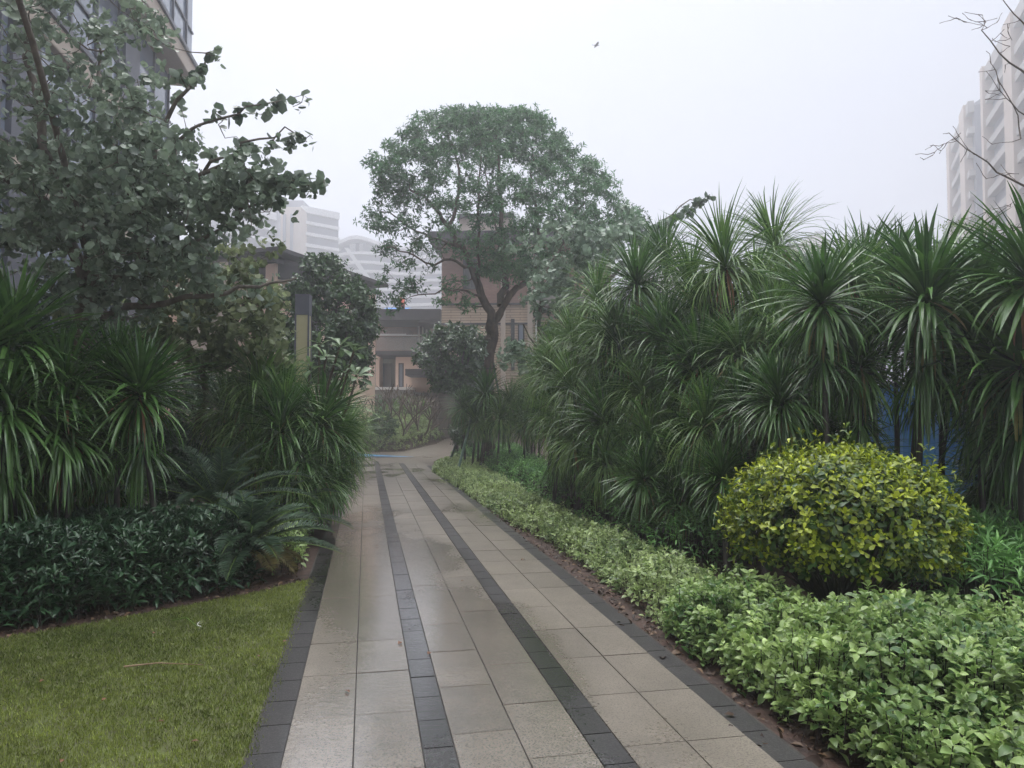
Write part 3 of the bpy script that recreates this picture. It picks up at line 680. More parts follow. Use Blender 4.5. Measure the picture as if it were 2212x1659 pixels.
while len(tips) < 980:
    v = R.uniform(240, 600); l, r = half(v); l += 16; r -= 4; u = R.uniform(l, r); cu = (l + r) / 2; hw = (r - l) / 2
    q = (u - cu) / hw; dep = math.sqrt(max(0, 1 - q * q)) * hw / FPX * D0 * .95
    f_ = (v - 232) / 370
    sgn = R.choice((-1, 1)); s_ = R.uniform(.35, 1) if f_ < .35 else R.uniform(.55, 1)
    dd = sgn * dep * s_
    p = A_(u, v, dd)
    # hollow umbrella: keep the middle underside open
    if f_ > .3 and abs(q) < .75 and R.random() < .45 * (1 - s_) * 2: continue
    if v > 450 and q < -.2 and R.random() < .5: continue
    if v > 505 and R.random() < .6: continue
    hole = math.hypot((u - 940) / 34, (v - 300) / 15) < 1 or math.hypot((u - 985) / 30, (v - 410) / 22) < 1 or math.hypot((u - 900) / 50, (v - 455) / 22) < 1 or math.hypot((u - 1105) / 40, (v - 440) / 34) < 1 or math.hypot((u - 1010) / 34, (v - 350) / 25) < 1
    if hole and R.random() < .6: continue
    if math.sin(u * .09 + v * .06) + math.sin(u * .05 - v * .11 + 1.3) + .8 * math.sin(dd * 3 + u * .04) < -1.5: continue
    tips.append(p)
for _ in range(95):
    v = R.uniform(236, 500); l, r = half(v); e_ = R.choice((-1, 1)); off = R.uniform(-4, 18)
    tips.append(A_((l - off) if e_ < 0 else (r + off - 8), v - off * .3, R.uniform(-.7, .7)))
for _ in range(22): tips.append(A_(R.uniform(960, 1150), 244 - R.uniform(0, 10), R.uniform(-.8, .8)))
for (u, v, s, k) in [(860, 640, 26, 10), (905, 610, 22, 5), (830, 540, 18, 6), (880, 560, 28, 6), (800, 350, 12, 4), (800, 470, 14, 6), (960, 620, 20, 5), (840, 500, 22, 6), (1090, 560, 45, 22), (1060, 520, 50, 16),
                     (1110, 590, 30, 10), (1360, 470, 20, 8), (985, 650, 24, 5), (830, 600, 16, 3)]:
    for _ in range(k): tips.append(A_(u + R.gauss(0, s), v + R.gauss(0, s * .6), R.uniform(-1.8, .8)))
wood = MB(); T, AX = grow(root.location, limbs, tips, wood, .02)
wood.build('trunk', M['bark'], root, smooth=True)
foliage(T, AX, 6, .33, .128, .36, 'small', M['tree'], 7, 'crown', root, rg, flat=.5, tint=.45, jitter=.4)

# --- support poles and strap round the central tree
M['greenpole'] = flat_mat('green pole', (.05, .12, .08), .5, (.02, .045, .03), 6)
for (u, v, d, ut, lab) in [(985, 990, 17.4, 1046, 'long green prop leaning on the central trunk from the left front'), (966, 960, 20.6, 1044, 'short dark prop left behind the long green prop of the central trunk'),
                           (1112, 960, 18.8, 1066, 'green prop on the right side of the central trunk')]:
    f0 = at(u, v, d); top = at(ut, 790, D0); f0.z = .0
    o = thing('support_pole', lab, 'tree prop', (f0.x, f0.y, 0), 'props holding the central tree')
    mb = MB(); e = top + (top - f0) * .03; mb.tube([(0, 0, 0), (e - f0) * .5, e - f0], .032, 8); mb.build('pole', M['greenpole'], o, smooth=True)
    mb = MB(); mb.tube([(top - f0) * .985, (top - f0) * 1.0], .045, 8); mb.build('tie', M['barkdark'], o)
tp = at(1055, 797, D0); mb = MB(); ring = [(tp.x + math.cos(a) * .215, tp.y + math.sin(a) * .215, tp.z) for a in np.linspace(0, 2 * math.pi, 17)]
mb.tube(ring, .022, 6); o = mb.build('trunk_strap', M['barkdark'], None, smooth=True); tag(o, 'dark strap tied round the central trunk where the props meet', 'strap')

# --- big bauhinia on the left, its boughs reach over the mound
rg = np.random.default_rng(5)
root = thing('bauhinia_tree', 'large grey green tree filling the upper left with boughs reaching into the sky', 'tree', (-5.0, 8.4, 0))
B = lambda u, v, d: at(u, v, d)
base_ = Vector((-5.0, 8.4, -.1))
limbs = [([B(200, 600, 8.2), Vector((-4.5, 6.8, 5.0)), Vector((-4.2, 5.2, 6.2)), Vector((-4.2, 3.4, 6.6))], .04, .015),  # limb added to carry the extra crown tips that shade the dracaenas
 ([base_, B(170, 900, 8.4), B(185, 750, 8.4), B(200, 600, 8.2)], .16, .1),
 ([B(200, 640, 8.2), B(240, 500, 8), B(300, 380, 7.8), B(360, 260, 7.6), B(420, 170, 7.5), B(480, 105, 7.5)], .06, .005),
 ([B(190, 620, 8.2), B(130, 450, 8.2), B(90, 250, 8), B(60, 60, 8), B(50, -80, 8)], .08, .02),
 ([B(240, 500, 8), B(340, 420, 7.6), B(450, 370, 7.4), B(560, 380, 7.4), B(640, 385, 7.4), B(700, 390, 7.4)], .04, .004),
 ([B(300, 400, 7.8), B(390, 300, 7.6), B(480, 255, 7.6), B(570, 225, 7.7), B(655, 205, 7.8)], .026, .003),
 ([B(390, 400, 7.6), B(480, 340, 7.4), B(560, 300, 7.4), B(640, 290, 7.4), B(675, 300, 7.4)], .022, .003),
 ([B(200, 640, 8.2), B(300, 570, 7.8), B(420, 520, 7.6), B(520, 450, 7.6), B(590, 440, 7.6)], .05, .008),
 ([B(200, 600, 8.2), B(260, 450, 9), B(230, 250, 9.5), B(200, 60, 9.5)], .06, .015),
 ([B(120, 450, 8.2), B(0, 380, 7.4), B(-80, 300, 7)], .05, .015),
 ([B(200, 680, 8.2), B(320, 660, 7.8), B(450, 640, 7.8), B(560, 620, 8), B(640, 600, 8.2)], .05, .01)]
tips = []
def blob(u, v, su, sv, k, d0, d1):
    for _ in range(k): tips.append(B(u + R.gauss(0, su), v + R.gauss(0, sv), R.uniform(d0, d1)))
blob(90, 120, 90, 110, 48, 7, 9.6); blob(110, 330, 100, 90, 80, 6.8, 9.4); blob(240, 420, 90, 90, 75, 6.8, 9); blob(330, 300, 55, 70, 32, 7, 8.6)
blob(120, 500, 90, 60, 50, 6.8, 9); blob(380, 430, 90, 40, 60, 6.9, 8.4); blob(310, 540, 100, 50, 58, 7, 8.8); blob(520, 400, 70, 25, 34, 7.1, 7.8)
blob(300, 620, 110, 35, 40, 7.3, 9); blob(60, -60, 100, 50, 24, 7, 9); blob(240, 90, 70, 60, 26, 7.4, 9.4)
for _ in range(110): tips.append(Vector((R.uniform(-8.5, -2.4), R.uniform(2.5, 6.3), R.uniform(5.6, 7.4))))  # crown tips added overhead, out of view, to shade the left dracaenas
tips = [t for t in tips if not ((t.x / t.y * FPX + 1106) > 395 and t.z > 1.5 + (896 - 245) / FPX * t.y)]
sprays = []
def spray(a, b_, k, sag=0):
    for i in range(k):
        t = (i + .5) / k; sprays.append(Vector(a).lerp(Vector(b_), t) + rvec(.035) + Vector((0, 0, -.04)))
spray(B(400, 195, 7.5), B(487, 100, 7.5), 6); spray(B(450, 268, 7.6), B(655, 205, 7.8), 13); spray(B(520, 320, 7.4), B(672, 297, 7.4), 11)
spray(B(560, 385, 7.4), B(704, 392, 7.4), 14); spray(B(480, 480, 7.6), B(590, 440, 7.6), 8); spray(B(560, 400, 7.2), B(690, 410, 7.2), 8)
wood = MB(); T, AX = grow(root.location, limbs, tips + sprays, wood, .016)
wood.build('trunk', M['barkpale'], root, smooth=True)
ns_ = len(tips); crown = foliage(T[:ns_], AX[:ns_], 6, .28, .080, .75, 'heart', M['bauhinia'], 5, 'crown', root, rg, flat=.7, tint=.52, up=-.1, spread=.55, jitter=.6)
foliage(T[ns_:], AX[ns_:], 2, .11, .10, .75, 'heart', M['bauhinia'], 3, 'bough_leaves', root, rg, flat=.5, tint=.4, up=-.5, spread=.3, jitter=.6)
# lighter shrubby bauhinia below it
root = thing('bauhinia_shrub', 'lighter olive leaved shrub tree between the big left tree and the lamp post', 'tree', (-4.3, 10.2, 0))
limbs = [([Vector((-4.3, 10.2, -.1)), B(430, 900, 10.2), B(450, 760, 10)], .06, .04), ([B(450, 790, 10), B(400, 700, 9.8), B(360, 620, 9.6)], .04, .01),
 ([B(450, 780, 10), B(520, 680, 9.8), B(570, 600, 9.8)], .04, .01), ([B(455, 800, 10), B(540, 760, 9.6), B(600, 740, 9.5)], .03, .008), ([B(440, 830, 10), B(370, 780, 9.6), B(300, 740, 9.4)], .03, .008)]
tips = []
blob(500, 650, 75, 45, 62, 9, 10.6); blob(430, 730, 90, 45, 56, 8.8, 10.6); blob(570, 740, 50, 38, 40, 8.8, 10.2); blob(330, 680, 70, 50, 34, 8.6, 10.2); blob(480, 590, 60, 25, 22, 9.2, 10.4)
def puv(t): return t.x / t.y * FPX + 1106, 896 - (t.z - EYE) / t.y * FPX
tips = [t for t in tips if not (612 < puv(t)[0] < 705 and 595 < puv(t)[1] < 770)]
wood = MB(); T, AX = grow(root.location, limbs, tips, wood, .014); wood.build('trunk', M['barkgrey'], root, smooth=True)
M['bau2'] = leaf_mat('olive grey leaves', (.055, .085, .035), (.34, .39, .21), .38, .4)
foliage(T, AX, 5, .22, .085, .8, 'heart', M['bau2'], 5, 'crown', root, np.random.default_rng(8), flat=.7, tint=.45, up=-.05, spread=.6, jitter=.4)

# --- grey leaved tree right of the central tree
root = thing('bauhinia_tree', 'grey green round leaved tree behind the right dracaenas, one bough sticking up into the sky', 'tree', (1.3, 15.4, 0))
limbs = [([Vector((1.3, 15.4, -.1)), B(1225, 900, 15.4), B(1200, 780, 15.2)], .11, .08), ([B(1200, 790, 15.2), B(1165, 680, 15), B(1180, 590, 15), B(1220, 520, 15)], .06, .015),
 ([B(1205, 770, 15.2), B(1270, 680, 15), B(1320, 600, 15), B(1370, 540, 15), B(1420, 490, 15), B(1470, 445, 15), B(1533, 420, 15)], .06, .006), ([B(1200, 800, 15.2), B(1160, 750, 14.8), B(1130, 700, 14.6)], .03, .01)]
tips = []
blob(1215, 580, 30, 26, 18, 14.2, 16); blob(1185, 650, 24, 20, 16, 14.2, 15.6); blob(1250, 540, 60, 28, 48, 14, 16); blob(1340, 540, 55, 26, 40, 14, 15.8); blob(1290, 500, 40, 14, 16, 14.4, 15.6)
blob(1240, 640, 40, 30, 26, 14.4, 15.8); blob(1125, 765, 30, 16, 18, 15.4, 16.6); blob(1380, 500, 22, 16, 10, 14.4, 15.5)
sprays.clear(); spray(B(1395, 515, 15), B(1533, 420, 15), 17); spray(B(1380, 540, 15), B(1440, 500, 15), 6)
wood = MB(); T, AX = grow(root.location, limbs, tips + sprays, wood, .014); wood.build('trunk', M['barkpale'], root, smooth=True)
M['bau3'] = leaf_mat('silvery leaves', (.04, .085, .05), (.32, .43, .30), .3, .4, spec=.8)
ns_ = len(tips); foliage(T[:ns_], AX[:ns_], 5, .28, .10, .8, 'heart', M['bau3'], 5, 'crown', root, np.random.default_rng(9), flat=.7, tint=.5, up=0, spread=.6, jitter=.4)
foliage(T[ns_:], AX[ns_:], 3, .10, .12, .8, 'heart', M['bau3'], 4, 'bough_leaves', root, np.random.default_rng(10), flat=.5, tint=.35, up=-.2, spread=.3, jitter=.5)

# --- compact bushy trees
def bushy(name, label, u, v, d, ru, rv, nt_, mat, size, ratio, tpl, nleaf, per, trunk_r=.07, base_u=None, seed=1, rad=.22, tint=.4, bottom=.9, rd=None):
    c = at(u, v, d); rx = ru / FPX * d; rz = rv / FPX * d; z0 = zg(d); rd = rd or rx
    root = thing(name, label, 'tree' if c.z - z0 > 1.6 else 'shrub', (c.x, d, z0))
    rg_ = np.random.default_rng(seed); k = rg_.normal(0, 1, (nt_, 3)); k = norm(k) * (rg_.uniform(.35, 1, (nt_, 1)) ** .5)
    k[:, 2] = np.where(k[:, 2] < -bottom, -bottom, k[:, 2])
    lump = 1 + .13 * np.sin(k[:, 0] * 5 + seed) * np.cos(k[:, 2] * 6 + seed)
    tips_ = [Vector((c.x + a * rx * l, d + b_ * rd * l, max(c.z + e * rz * l, z0 + .08))) for (a, b_, e), l in zip(k, lump)]
    low = max(c.z - rz * .8, z0 + .1)
    limbs = [([Vector((c.x, d, z0 - .05)), Vector((c.x + .03, d, (z0 + low) / 2)), Vector((c.x, d, low))], trunk_r, trunk_r * .7)]
    for q in range(5):
        a = q * 1.26 + .4; limbs.append(([Vector((c.x, d, low)), Vector((c.x + math.cos(a) * rx * .3, d + math.sin(a) * rd * .3, low + rz * .5)), Vector((c.x + math.cos(a) * rx * .5, d + math.sin(a) * rd * .5, low + rz * 1.2))], trunk_r * .6, trunk_r * .2))
    mb = MB(); T, AX = grow(root.location, limbs, tips_, mb, .012, 4); mb.build('trunk', M['barkdark'], root, smooth=True)
    foliage(T, AX, per, rad, size, ratio, tpl, mat, nleaf, 'crown', root, rg_, flat=.8, tint=tint)
    return root
bushy('round_tree', 'dense dark glossy tree rounded behind the lamp post', 706, 702, 18, 116, 152, 520, M['shrubtree'], .13, .5, 'oval', 7, 6, .09, seed=2, rad=.22)
bushy('round_tree', 'round dark glossy small tree just left of the central trunk', 985, 775, 24, 82, 78, 300, M['shrubtree'], .16, .5, 'oval', 7, 5, .08, seed=3, rad=.28)
bushy('lime_shrub', 'blurry yellow green shrub beside the grey leaved tree', 1192, 735, 17, 34, 42, 70, M['lime'], .12, .22, 'small', 8, 4, .03, seed=4, rad=.2)
bushy('clipped_ball_shrub', 'small dark clipped ball shrub in the far bed', 826, 918, 27.9, 34, 30, 130, M['shrubtree'], .07, .5, 'small', 7, 6, .03, seed=5, rad=.14)
bushy('lime_shrub', 'yellow green bush behind the bare frangipani shrubs', 890, 880, 32.5, 52, 26, 90, M['lime'], .1, .5, 'small', 7, 4, .03, seed=6, rad=.25, tint=.3)
bushy('hedge_bush', 'dull green bush behind the far bed on the left', 800, 880, 32.8, 46, 30, 110, M['tree'], .1, .5, 'small', 7, 5, .03, seed=7, rad=.25)
bushy('hedge_bush', 'dark leafy bush low between the props and the foot of the central tree', 1000, 935, 20.5, 26, 26, 60, M['shrubtree'], .08, .5, 'small', 7, 5, .03, seed=8, rad=.18)
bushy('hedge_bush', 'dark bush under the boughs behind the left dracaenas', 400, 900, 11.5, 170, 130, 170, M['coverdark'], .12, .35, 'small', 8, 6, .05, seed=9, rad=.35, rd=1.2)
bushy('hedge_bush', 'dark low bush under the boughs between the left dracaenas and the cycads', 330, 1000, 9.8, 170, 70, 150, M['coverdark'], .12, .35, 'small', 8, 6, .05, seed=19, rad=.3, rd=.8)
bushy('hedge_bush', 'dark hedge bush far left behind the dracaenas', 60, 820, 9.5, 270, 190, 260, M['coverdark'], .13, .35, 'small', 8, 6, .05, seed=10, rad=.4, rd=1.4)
bushy('hedge_bush', 'grey green bush seen through the gap above the blue hoarding', 1900, 620, 13, 200, 80, 180, M['bau3'], .13, .4, 'small', 7, 6, .06, seed=12, rad=.4)
bushy('hedge_bush', 'grey green bush at the right edge above the blue hoarding', 2200, 640, 11, 150, 110, 170, M['tree'], .13, .4, 'small', 7, 6, .06, seed=13, rad=.4)
# --- golden round shrub
c = at(1812, 1118, 5.35)
root = thing('golden_shrub', 'rounded clipped shrub with golden yellow tip leaves beside the broad leaved cover', 'shrub', (c.x, 5.35, 0))
rg = np.random.default_rng(21); n = 2900; k = norm(rg.normal(0, 1, (n, 3))); k[:, 2] = np.where(k[:, 2] < -.55, -k[:, 2], k[:, 2])
rr = np.where(rg.uniform(0, 1, n) < .72, 1, rg.uniform(.6, 1, n)) * (1 + .05 * np.sin(k[:, 0] * 7 + 1) * np.cos(k[:, 1] * 6) +    .055 * rg.normal(0, 1, n))
P = k * rr[:, None] * np.array([.77, .72, .49]) + np.array([0, 0, c.z - .02]); P[:, 2] = np.maximum(P[:, 2], .2)
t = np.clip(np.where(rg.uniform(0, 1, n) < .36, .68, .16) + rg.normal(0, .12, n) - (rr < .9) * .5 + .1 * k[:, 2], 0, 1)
m_ = rg.uniform(0, 1, n) < .05; P[m_] += k[m_] * rg.uniform(.04, .12, (m_.sum(), 1)) + np.array([0, 0, .03])
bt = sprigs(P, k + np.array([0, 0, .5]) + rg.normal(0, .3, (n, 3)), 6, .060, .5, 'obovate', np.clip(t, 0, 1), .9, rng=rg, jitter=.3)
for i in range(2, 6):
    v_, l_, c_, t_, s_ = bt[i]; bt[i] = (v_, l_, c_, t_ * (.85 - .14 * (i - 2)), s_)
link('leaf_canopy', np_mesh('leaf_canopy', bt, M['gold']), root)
mb = MB()
for i in range(150):
    a = R.uniform(0, 6.28); e = R.uniform(.1, 1.2); q = Vector((math.cos(a) * math.cos(e) * .72, math.sin(a) * math.cos(e) * .66, c.z + math.sin(e) * .42 - .1))
    mb.tube([(R.gauss(0, .05), R.gauss(0, .05), 0), q * .5 + rvec(.03), q], [.012, .007, .003], 4, cap=False)
mb.build('branches', M['barkdark'], root)

# --- cycads
def frond_mesh(seed, L, mat, n=46, lw=.15, droop=1.1, el=1.0):
    rg_ = np.random.default_rng(seed); s = np.linspace(0, 1, n); e = el - droop * s ** 1.5; ds = L / n
    x = np.concatenate([[0], np.cumsum(np.cos(e) * ds)[:-1]]); z = np.concatenate([[0], np.cumsum(np.sin(e) * ds)[:-1]])
    C = np.stack([x, 0 * x, z], 1); Tn = np.stack([np.cos(e), 0 * e, np.sin(e)], 1); Nn = np.stack([-np.sin(e), 0 * e, np.cos(e)], 1)
    bs = []
    for sd in (-1, 1):
        m = s > .12; D = Tn * .55 + np.array([0, sd, 0]) * .85 + Nn * .35 + rg_.normal(0, .05, C.shape)
        sz = lw * np.sin(np.clip(s * .95 + .08, 0, 1) * np.pi) ** .5 * rg_.uniform(.85, 1.1, n) + .01
        bs.append(leaves(C[m], D[m], (Nn + np.array([0, sd, 0]) * -.3)[m], sz[m], .075, 'oval', np.clip(.45 + rg_.normal(0, .15, m.sum()), 0, 1)))
    return np_mesh('frond', bs, mat), C
def cycad(label, x, y, nf, L, seed, dry=0, z=.28):
    root = thing('cycad', label, 'cycad', (x, y, 0), 'cycads at the left of the path'); Rr = random.Random(seed)
    mb = MB(); mb.tube([(0, 0, -.02), (0, 0, z * .5), (0, 0, z)], [.12, .13, .07], 12); mb.build('trunk', M['bark'], root, smooth=True)
    meshes = [frond_mesh(seed + i, L * (.85 + .1 * i), M['cycad'], el=e, droop=dp) for i, (e, dp) in enumerate([(1.25, .9), (1.0, 1.0), (.75, 1.1), (.45, .9), (.1, .6)])]
    dryme = frond_mesh(seed + 9, L * .75, M['cycaddry'], el=-.15, droop=.7)
    for i in range(nf + dry):
        f = i / nf; me, C = (meshes[min(4, int(f * 5))] if i < nf else dryme)
        fr = link('frond', me, root, (0, 0, z)); fr.rotation_euler = (Rr.uniform(-.2, .2), Rr.uniform(-.12, .12), i * 2.4 + Rr.uniform(-.3, .3))
        sm = MB(); sm.tube([tuple(C[k]) for k in range(0, len(C), 5)], [.007 * (1 - k / len(C)) + .002 for k in range(0, len(C), 5)], 5)
        sm.build('midrib', M['lime'] if i < nf else M['cycaddry'], fr)
p = at(535, 1245, 6.9); cycad('cycad with outspread feathery fronds and dry lower fronds beside the lawn', p.x, 6.9, 24, .74, 30, dry=8)
p = at(470, 1110, 8.0); cycad('dark cycad half hidden behind the front cycad', p.x, 8.0, 20, 1.05, 50, z=.5)
p = at(600, 1090, 8.6); cycad('small cycad under the mound of dracaenas', p.x, 8.6, 14, .8, 60, z=.3)

# --- foliage frangipani with big paddle leaves in front of the round tree
root = thing('frangipani_shrub', 'frangipani with large pale paddle leaves in front of the dark round tree', 'shrub', (-2.75, 9.6, 0))
mb = MB(); bt = []; rg = np.random.default_rng(33)
stem0 = Vector((-2.75, 9.6, 0))
for (u, v, d) in [(735, 745, 9.1), (765, 755, 9.2), (705, 770, 9.2), (745, 800, 9.1), (725, 835, 9.3), (690, 740, 9.5), (770, 810, 9.4), (670, 790, 9.3)]:
    tip = at(u, v, d); m1 = stem0.lerp(tip, .45) + Vector((0, 0, .12)); m2 = stem0.lerp(tip, .8) + rvec(.03)
    mb.tube([Vector((0, 0, -.02)) , m1 - stem0, m2 - stem0, tip - stem0], [.03, .022, .016, .014], 7)
    bt += sprigs(np.array([tuple(tip - stem0)]), np.array([[rg.normal(0, .25), rg.normal(0, .25), 1]]), 9, .21, .36, 'obovate', np.array([.6]), .85, stem=.25, rng=rg)
mb.build('stems', M['barkgrey'], root, smooth=True); link('leaf_rosettes', np_mesh('leaf_rosettes', bt, M['plumeria']), root)

# --- bare frangipani shrubs beyond the junction
def bare(label, u, v, d, h, seed, grp='bare frangipani shrubs beyond the junction', levels=5, spread=.62, r=.035, lean=(0, 0)):
    Rr = random.Random(seed); p = at(u, v, d); z0 = zg(d); root = thing('bare_shrub', label, 'shrub', (p.x, d, z0), grp); mb = MB()
    def br(a, dr, L, r_, lv):
        b_ = a + dr * L; m = a.lerp(b_, .5) + Vector((Rr.gauss(0, .03), Rr.gauss(0, .03), .02)) * L
        mb.tube([a, m, b_], [r_, r_ * .88, r_ * .78], 5, cap=(lv == 0))
        if lv == 0: return
        az = Rr.uniform(0, 6.28)
        for k in range(Rr.choice((2, 2, 3))):
            az += 6.28 / 2.5 + Rr.uniform(-.4, .4); s = Vector((math.cos(az), math.sin(az), 0)) * spread
            nd = (dr + s + Vector((0, 0, .28))).normalized(); br(b_, nd, L * Rr.uniform(.68, .92), r_ * .74, lv - 1)
    for k in range(3):
        az = k * 2.1 + seed; br(Vector((0, 0, -.02)), Vector((math.cos(az) * .6 + lean[0], math.sin(az) * .6 + lean[1], 1)).normalized(), h * .27, r, levels - 1)
    mb.build('branches', M['barkgrey'], root, smooth=True)
bare('tall bare frangipani in the middle of the far bed', 866, 950, 28.3, 2.5, 1, r=.05, levels=5); bare('bare pale frangipani at the left of the far bed', 805, 945, 28.9, 2.3, 2, r=.05, levels=4)
bare('spreading bare frangipani right of the middle one', 905, 945, 28.6, 2.5, 3, lean=(.5, 0), r=.05, levels=4); bare('bare frangipani nearest the stone garden wall', 948, 935, 30.3, 2.2, 5, r=.045, levels=4)

# --- bare tree reaching in at the upper right
root = thing('bare_tree', 'leafless tree whose thin branches reach in at the upper right edge', 'tree', (6.9, 9.0, 0))
C_ = lambda u, v, d=9: at(u, v, d)
limbs = [([Vector((6.9, 9, -.1)), C_(2330, 700), C_(2330, 400), C_(2300, 200), C_(2290, 50), C_(2290, -150)], .12, .04),
 ([C_(2320, 480), C_(2260, 430), C_(2180, 385, 8.8), C_(2110, 335, 8.7), C_(2050, 287, 8.6)], .022, .004),
 ([C_(2310, 260), C_(2250, 190), C_(2180, 135, 8.9), C_(2120, 65, 8.8)], .024, .005), ([C_(2310, 330), C_(2250, 280), C_(2200, 240), C_(2160, 195)], .016, .004),
 ([C_(2300, 150), C_(2240, 80), C_(2190, 30), C_(2160, -10)], .016, .004), ([C_(2320, 520), C_(2230, 490), C_(2150, 500), C_(2100, 510)], .014, .004),
 ([C_(2205, 300), C_(2190, 230), C_(2150, 150), C_(2130, 110)], .009, .003)]
tips = []
def tw(pts, k, s=28):
    for (u, v) in pts:
        for _ in range(k): tips.append(C_(u + R.gauss(-8, s), v + R.gauss(-6, s * .6), R.uniform(8.3, 9.3)))
tw([(2120, 50), (2080, 40), (2160, 95)], 8, 22); tw([(2150, 150), (2170, 200), (2190, 60)], 6, 22); tw([(2060, 290), (2000, 330), (2040, 320)], 4, 16); tw([(2110, 330), (2180, 370), (2200, 450), (2150, 470)], 6, 26)
tips += [C_(1988, 340, 8.5), C_(1995, 345, 8.6), C_(2015, 335, 8.6)]
wood = MB(); T, AX = grow(root.location, limbs, tips, wood, .004, 4, wob=.012); wood.build('branches', M['barkgrey'], root, smooth=True)
gt = np.array([tuple(C_(2090 + R.gauss(0, 38), 490 + R.gauss(0, 9), R.uniform(8.6, 9.2)) - root.location) for _ in range(70)])
link('crown', np_mesh('crown', sprigs(gt, np.tile([[-.6, 0, .5]], (70, 1)) + NP.normal(0, .3, (70, 3)), 7, .045, .3, 'small', np.full(70, .5), .8), M['lime']), root)

# ------------------------------------------------------------------ built things
M['cap'] = flat_mat('dark grey metal', (.12, .125, .15), .5, (.10, .105, .13), 3)
M['diffuser'] = flat_mat('yellowed frosted panel', (.50, .46, .28), .4, (.44, .40, .24), 3)
p = at(656, 640, 12.5); root = thing('lamp_post', 'square garden lamp post with a dark cap and yellowed panel left of the path', 'lamp post', (p.x, 12.5, 0), rz=.08)
hw = .118; zt = p.z
MB().box(-hw, hw, -hw, hw, zt - .33, zt).box(-hw - .006, hw + .006, -hw - .006, hw + .006, zt, zt + .02).build('cap', M['cap'], root, bevel=.004)
MB().box(-hw + .012, hw - .012, -hw + .012, hw - .012, zt - 1.5, zt - .33).build('diffuser', M['diffuser'], root, bevel=.003)
for sx in (-1, 1):
    for sy in (-1, 1):
        x0 = sx * (hw - .011); y0 = sy * (hw - .011); MB().box(x0 - .014, x0 + .014, y0 - .014, y0 + .014, zt - 1.5, zt - .33).build('corner_bar', M['cap'], root)
MB().box(-hw, hw, -hw, hw, 0, zt - 1.5).box(-hw - .05, hw + .05, -hw - .05, hw + .05, 0, .03).build('body', M['cap'], root, bevel=.004)

# blue hoarding behind the right mass
M['hoard'] = flat_mat('blue painted sheet', (.045, .19, .42), .3, (.035, .15, .36), 3); M['steel'] = flat_mat('grey steel', (.3, .31, .33), .5)
a0 = Vector((7.1, 6.0, 0)); a1 = Vector((4.3, 21.5, 0)); dv = (a1 - a0); Ln = dv.length; ang = math.atan2(dv.y, dv.x)
root = thing('hoarding', 'blue sheet hoarding glimpsed behind the right dracaenas', 'fence', tuple(a0), rz=ang)
npan = 6; pw_ = Ln / npan
for i in range(npan):
    mb = MB(); k = 22; pts = []
    for j in range(k + 1):
        xx = i * pw_ + .03 + (pw_ - .06) * j / k; pts.append((xx, .018 * (1 if (j // 2) % 2 else -1)))
    vs = [(x_, y_, z_) for z_ in (.06, 1.98) for x_, y_ in pts]; mb.add(vs, [(j, j + 1, j + k + 2, j + k + 1) for j in range(k)])
    mb.build('panel', M['hoard'], root)
for i in range(npan + 1): MB().box(i * pw_ - .025, i * pw_ + .025, -.09, -.03, 0, 2.05).build('post', M['steel'], root)

# ---- facades
M['brick'] = course_mat('red brown brick', (.34, .20, .155), (.24, .16, .13), .24, .07, c2=(.28, .16, .125))
M['btile'] = course_mat('beige ribbed tile', (.50, .385, .28), (.24, .17, .12), .9, .12, mortar=.014, c2=(.47, .36, .26))
M['stone'] = course_mat('brown stone block', (.17, .14, .12), (.06, .05, .045), 1.2, .42, mortar=.012)
M['pink'] = flat_mat('salmon beige plaster', (.70, .52, .41), .8, (.66, .48, .38), 1.2)
M['beige'] = flat_mat('beige stone cladding', (.52, .44, .37), .7, (.47, .40, .33), 1.0)
M['dark'] = flat_mat('dark roof metal', (.055, .05, .058), .5, (.04, .038, .045), 2)
M['frame'] = flat_mat('window frame', (.06, .055, .06), .4); M['white'] = flat_mat('white trim', (.75, .74, .72), .5, (.7, .69, .67))
M['wood'] = flat_mat('reddish timber boards', (.27, .14, .10), .6, (.20, .105, .075), 2, stretch=(3, 1, .2))
M['recess'] = flat_mat('grey recessed wall', (.27, .255, .24), .7, (.23, .22, .205), 2)
M['bluesheet'] = flat_mat('blue corrugated sheet', (.06, .28, .70), .5, (.05, .24, .62), 3)
M['orange'] = flat_mat('orange cloth', (.75, .14, .06), .7)
def glass_mat(name, c, rough=.08, alpha=1.0):
    m, t, b = mat_new(name); b.inputs['Base Color'].default_value = rgba(c); b.inputs['Roughness'].default_value = rough
    b.inputs['Specular IOR Level'].default_value = .9; b.inputs['Alpha'].default_value = alpha; return m
M['glass'] = glass_mat('dark window glass', (.05, .06, .065)); M['glassblue'] = glass_mat('pale blue glass', (.22, .26, .33), .06)
M['balglass'] = glass_mat('balustrade glass', (.5, .55, .54), .12, .22); M['farglass'] = glass_mat('far glass', (.12, .15, .2), .15)
def X(u, d): return (u - 1106) / FPX * d
def Z(v, d): return at(1106, v, d).z
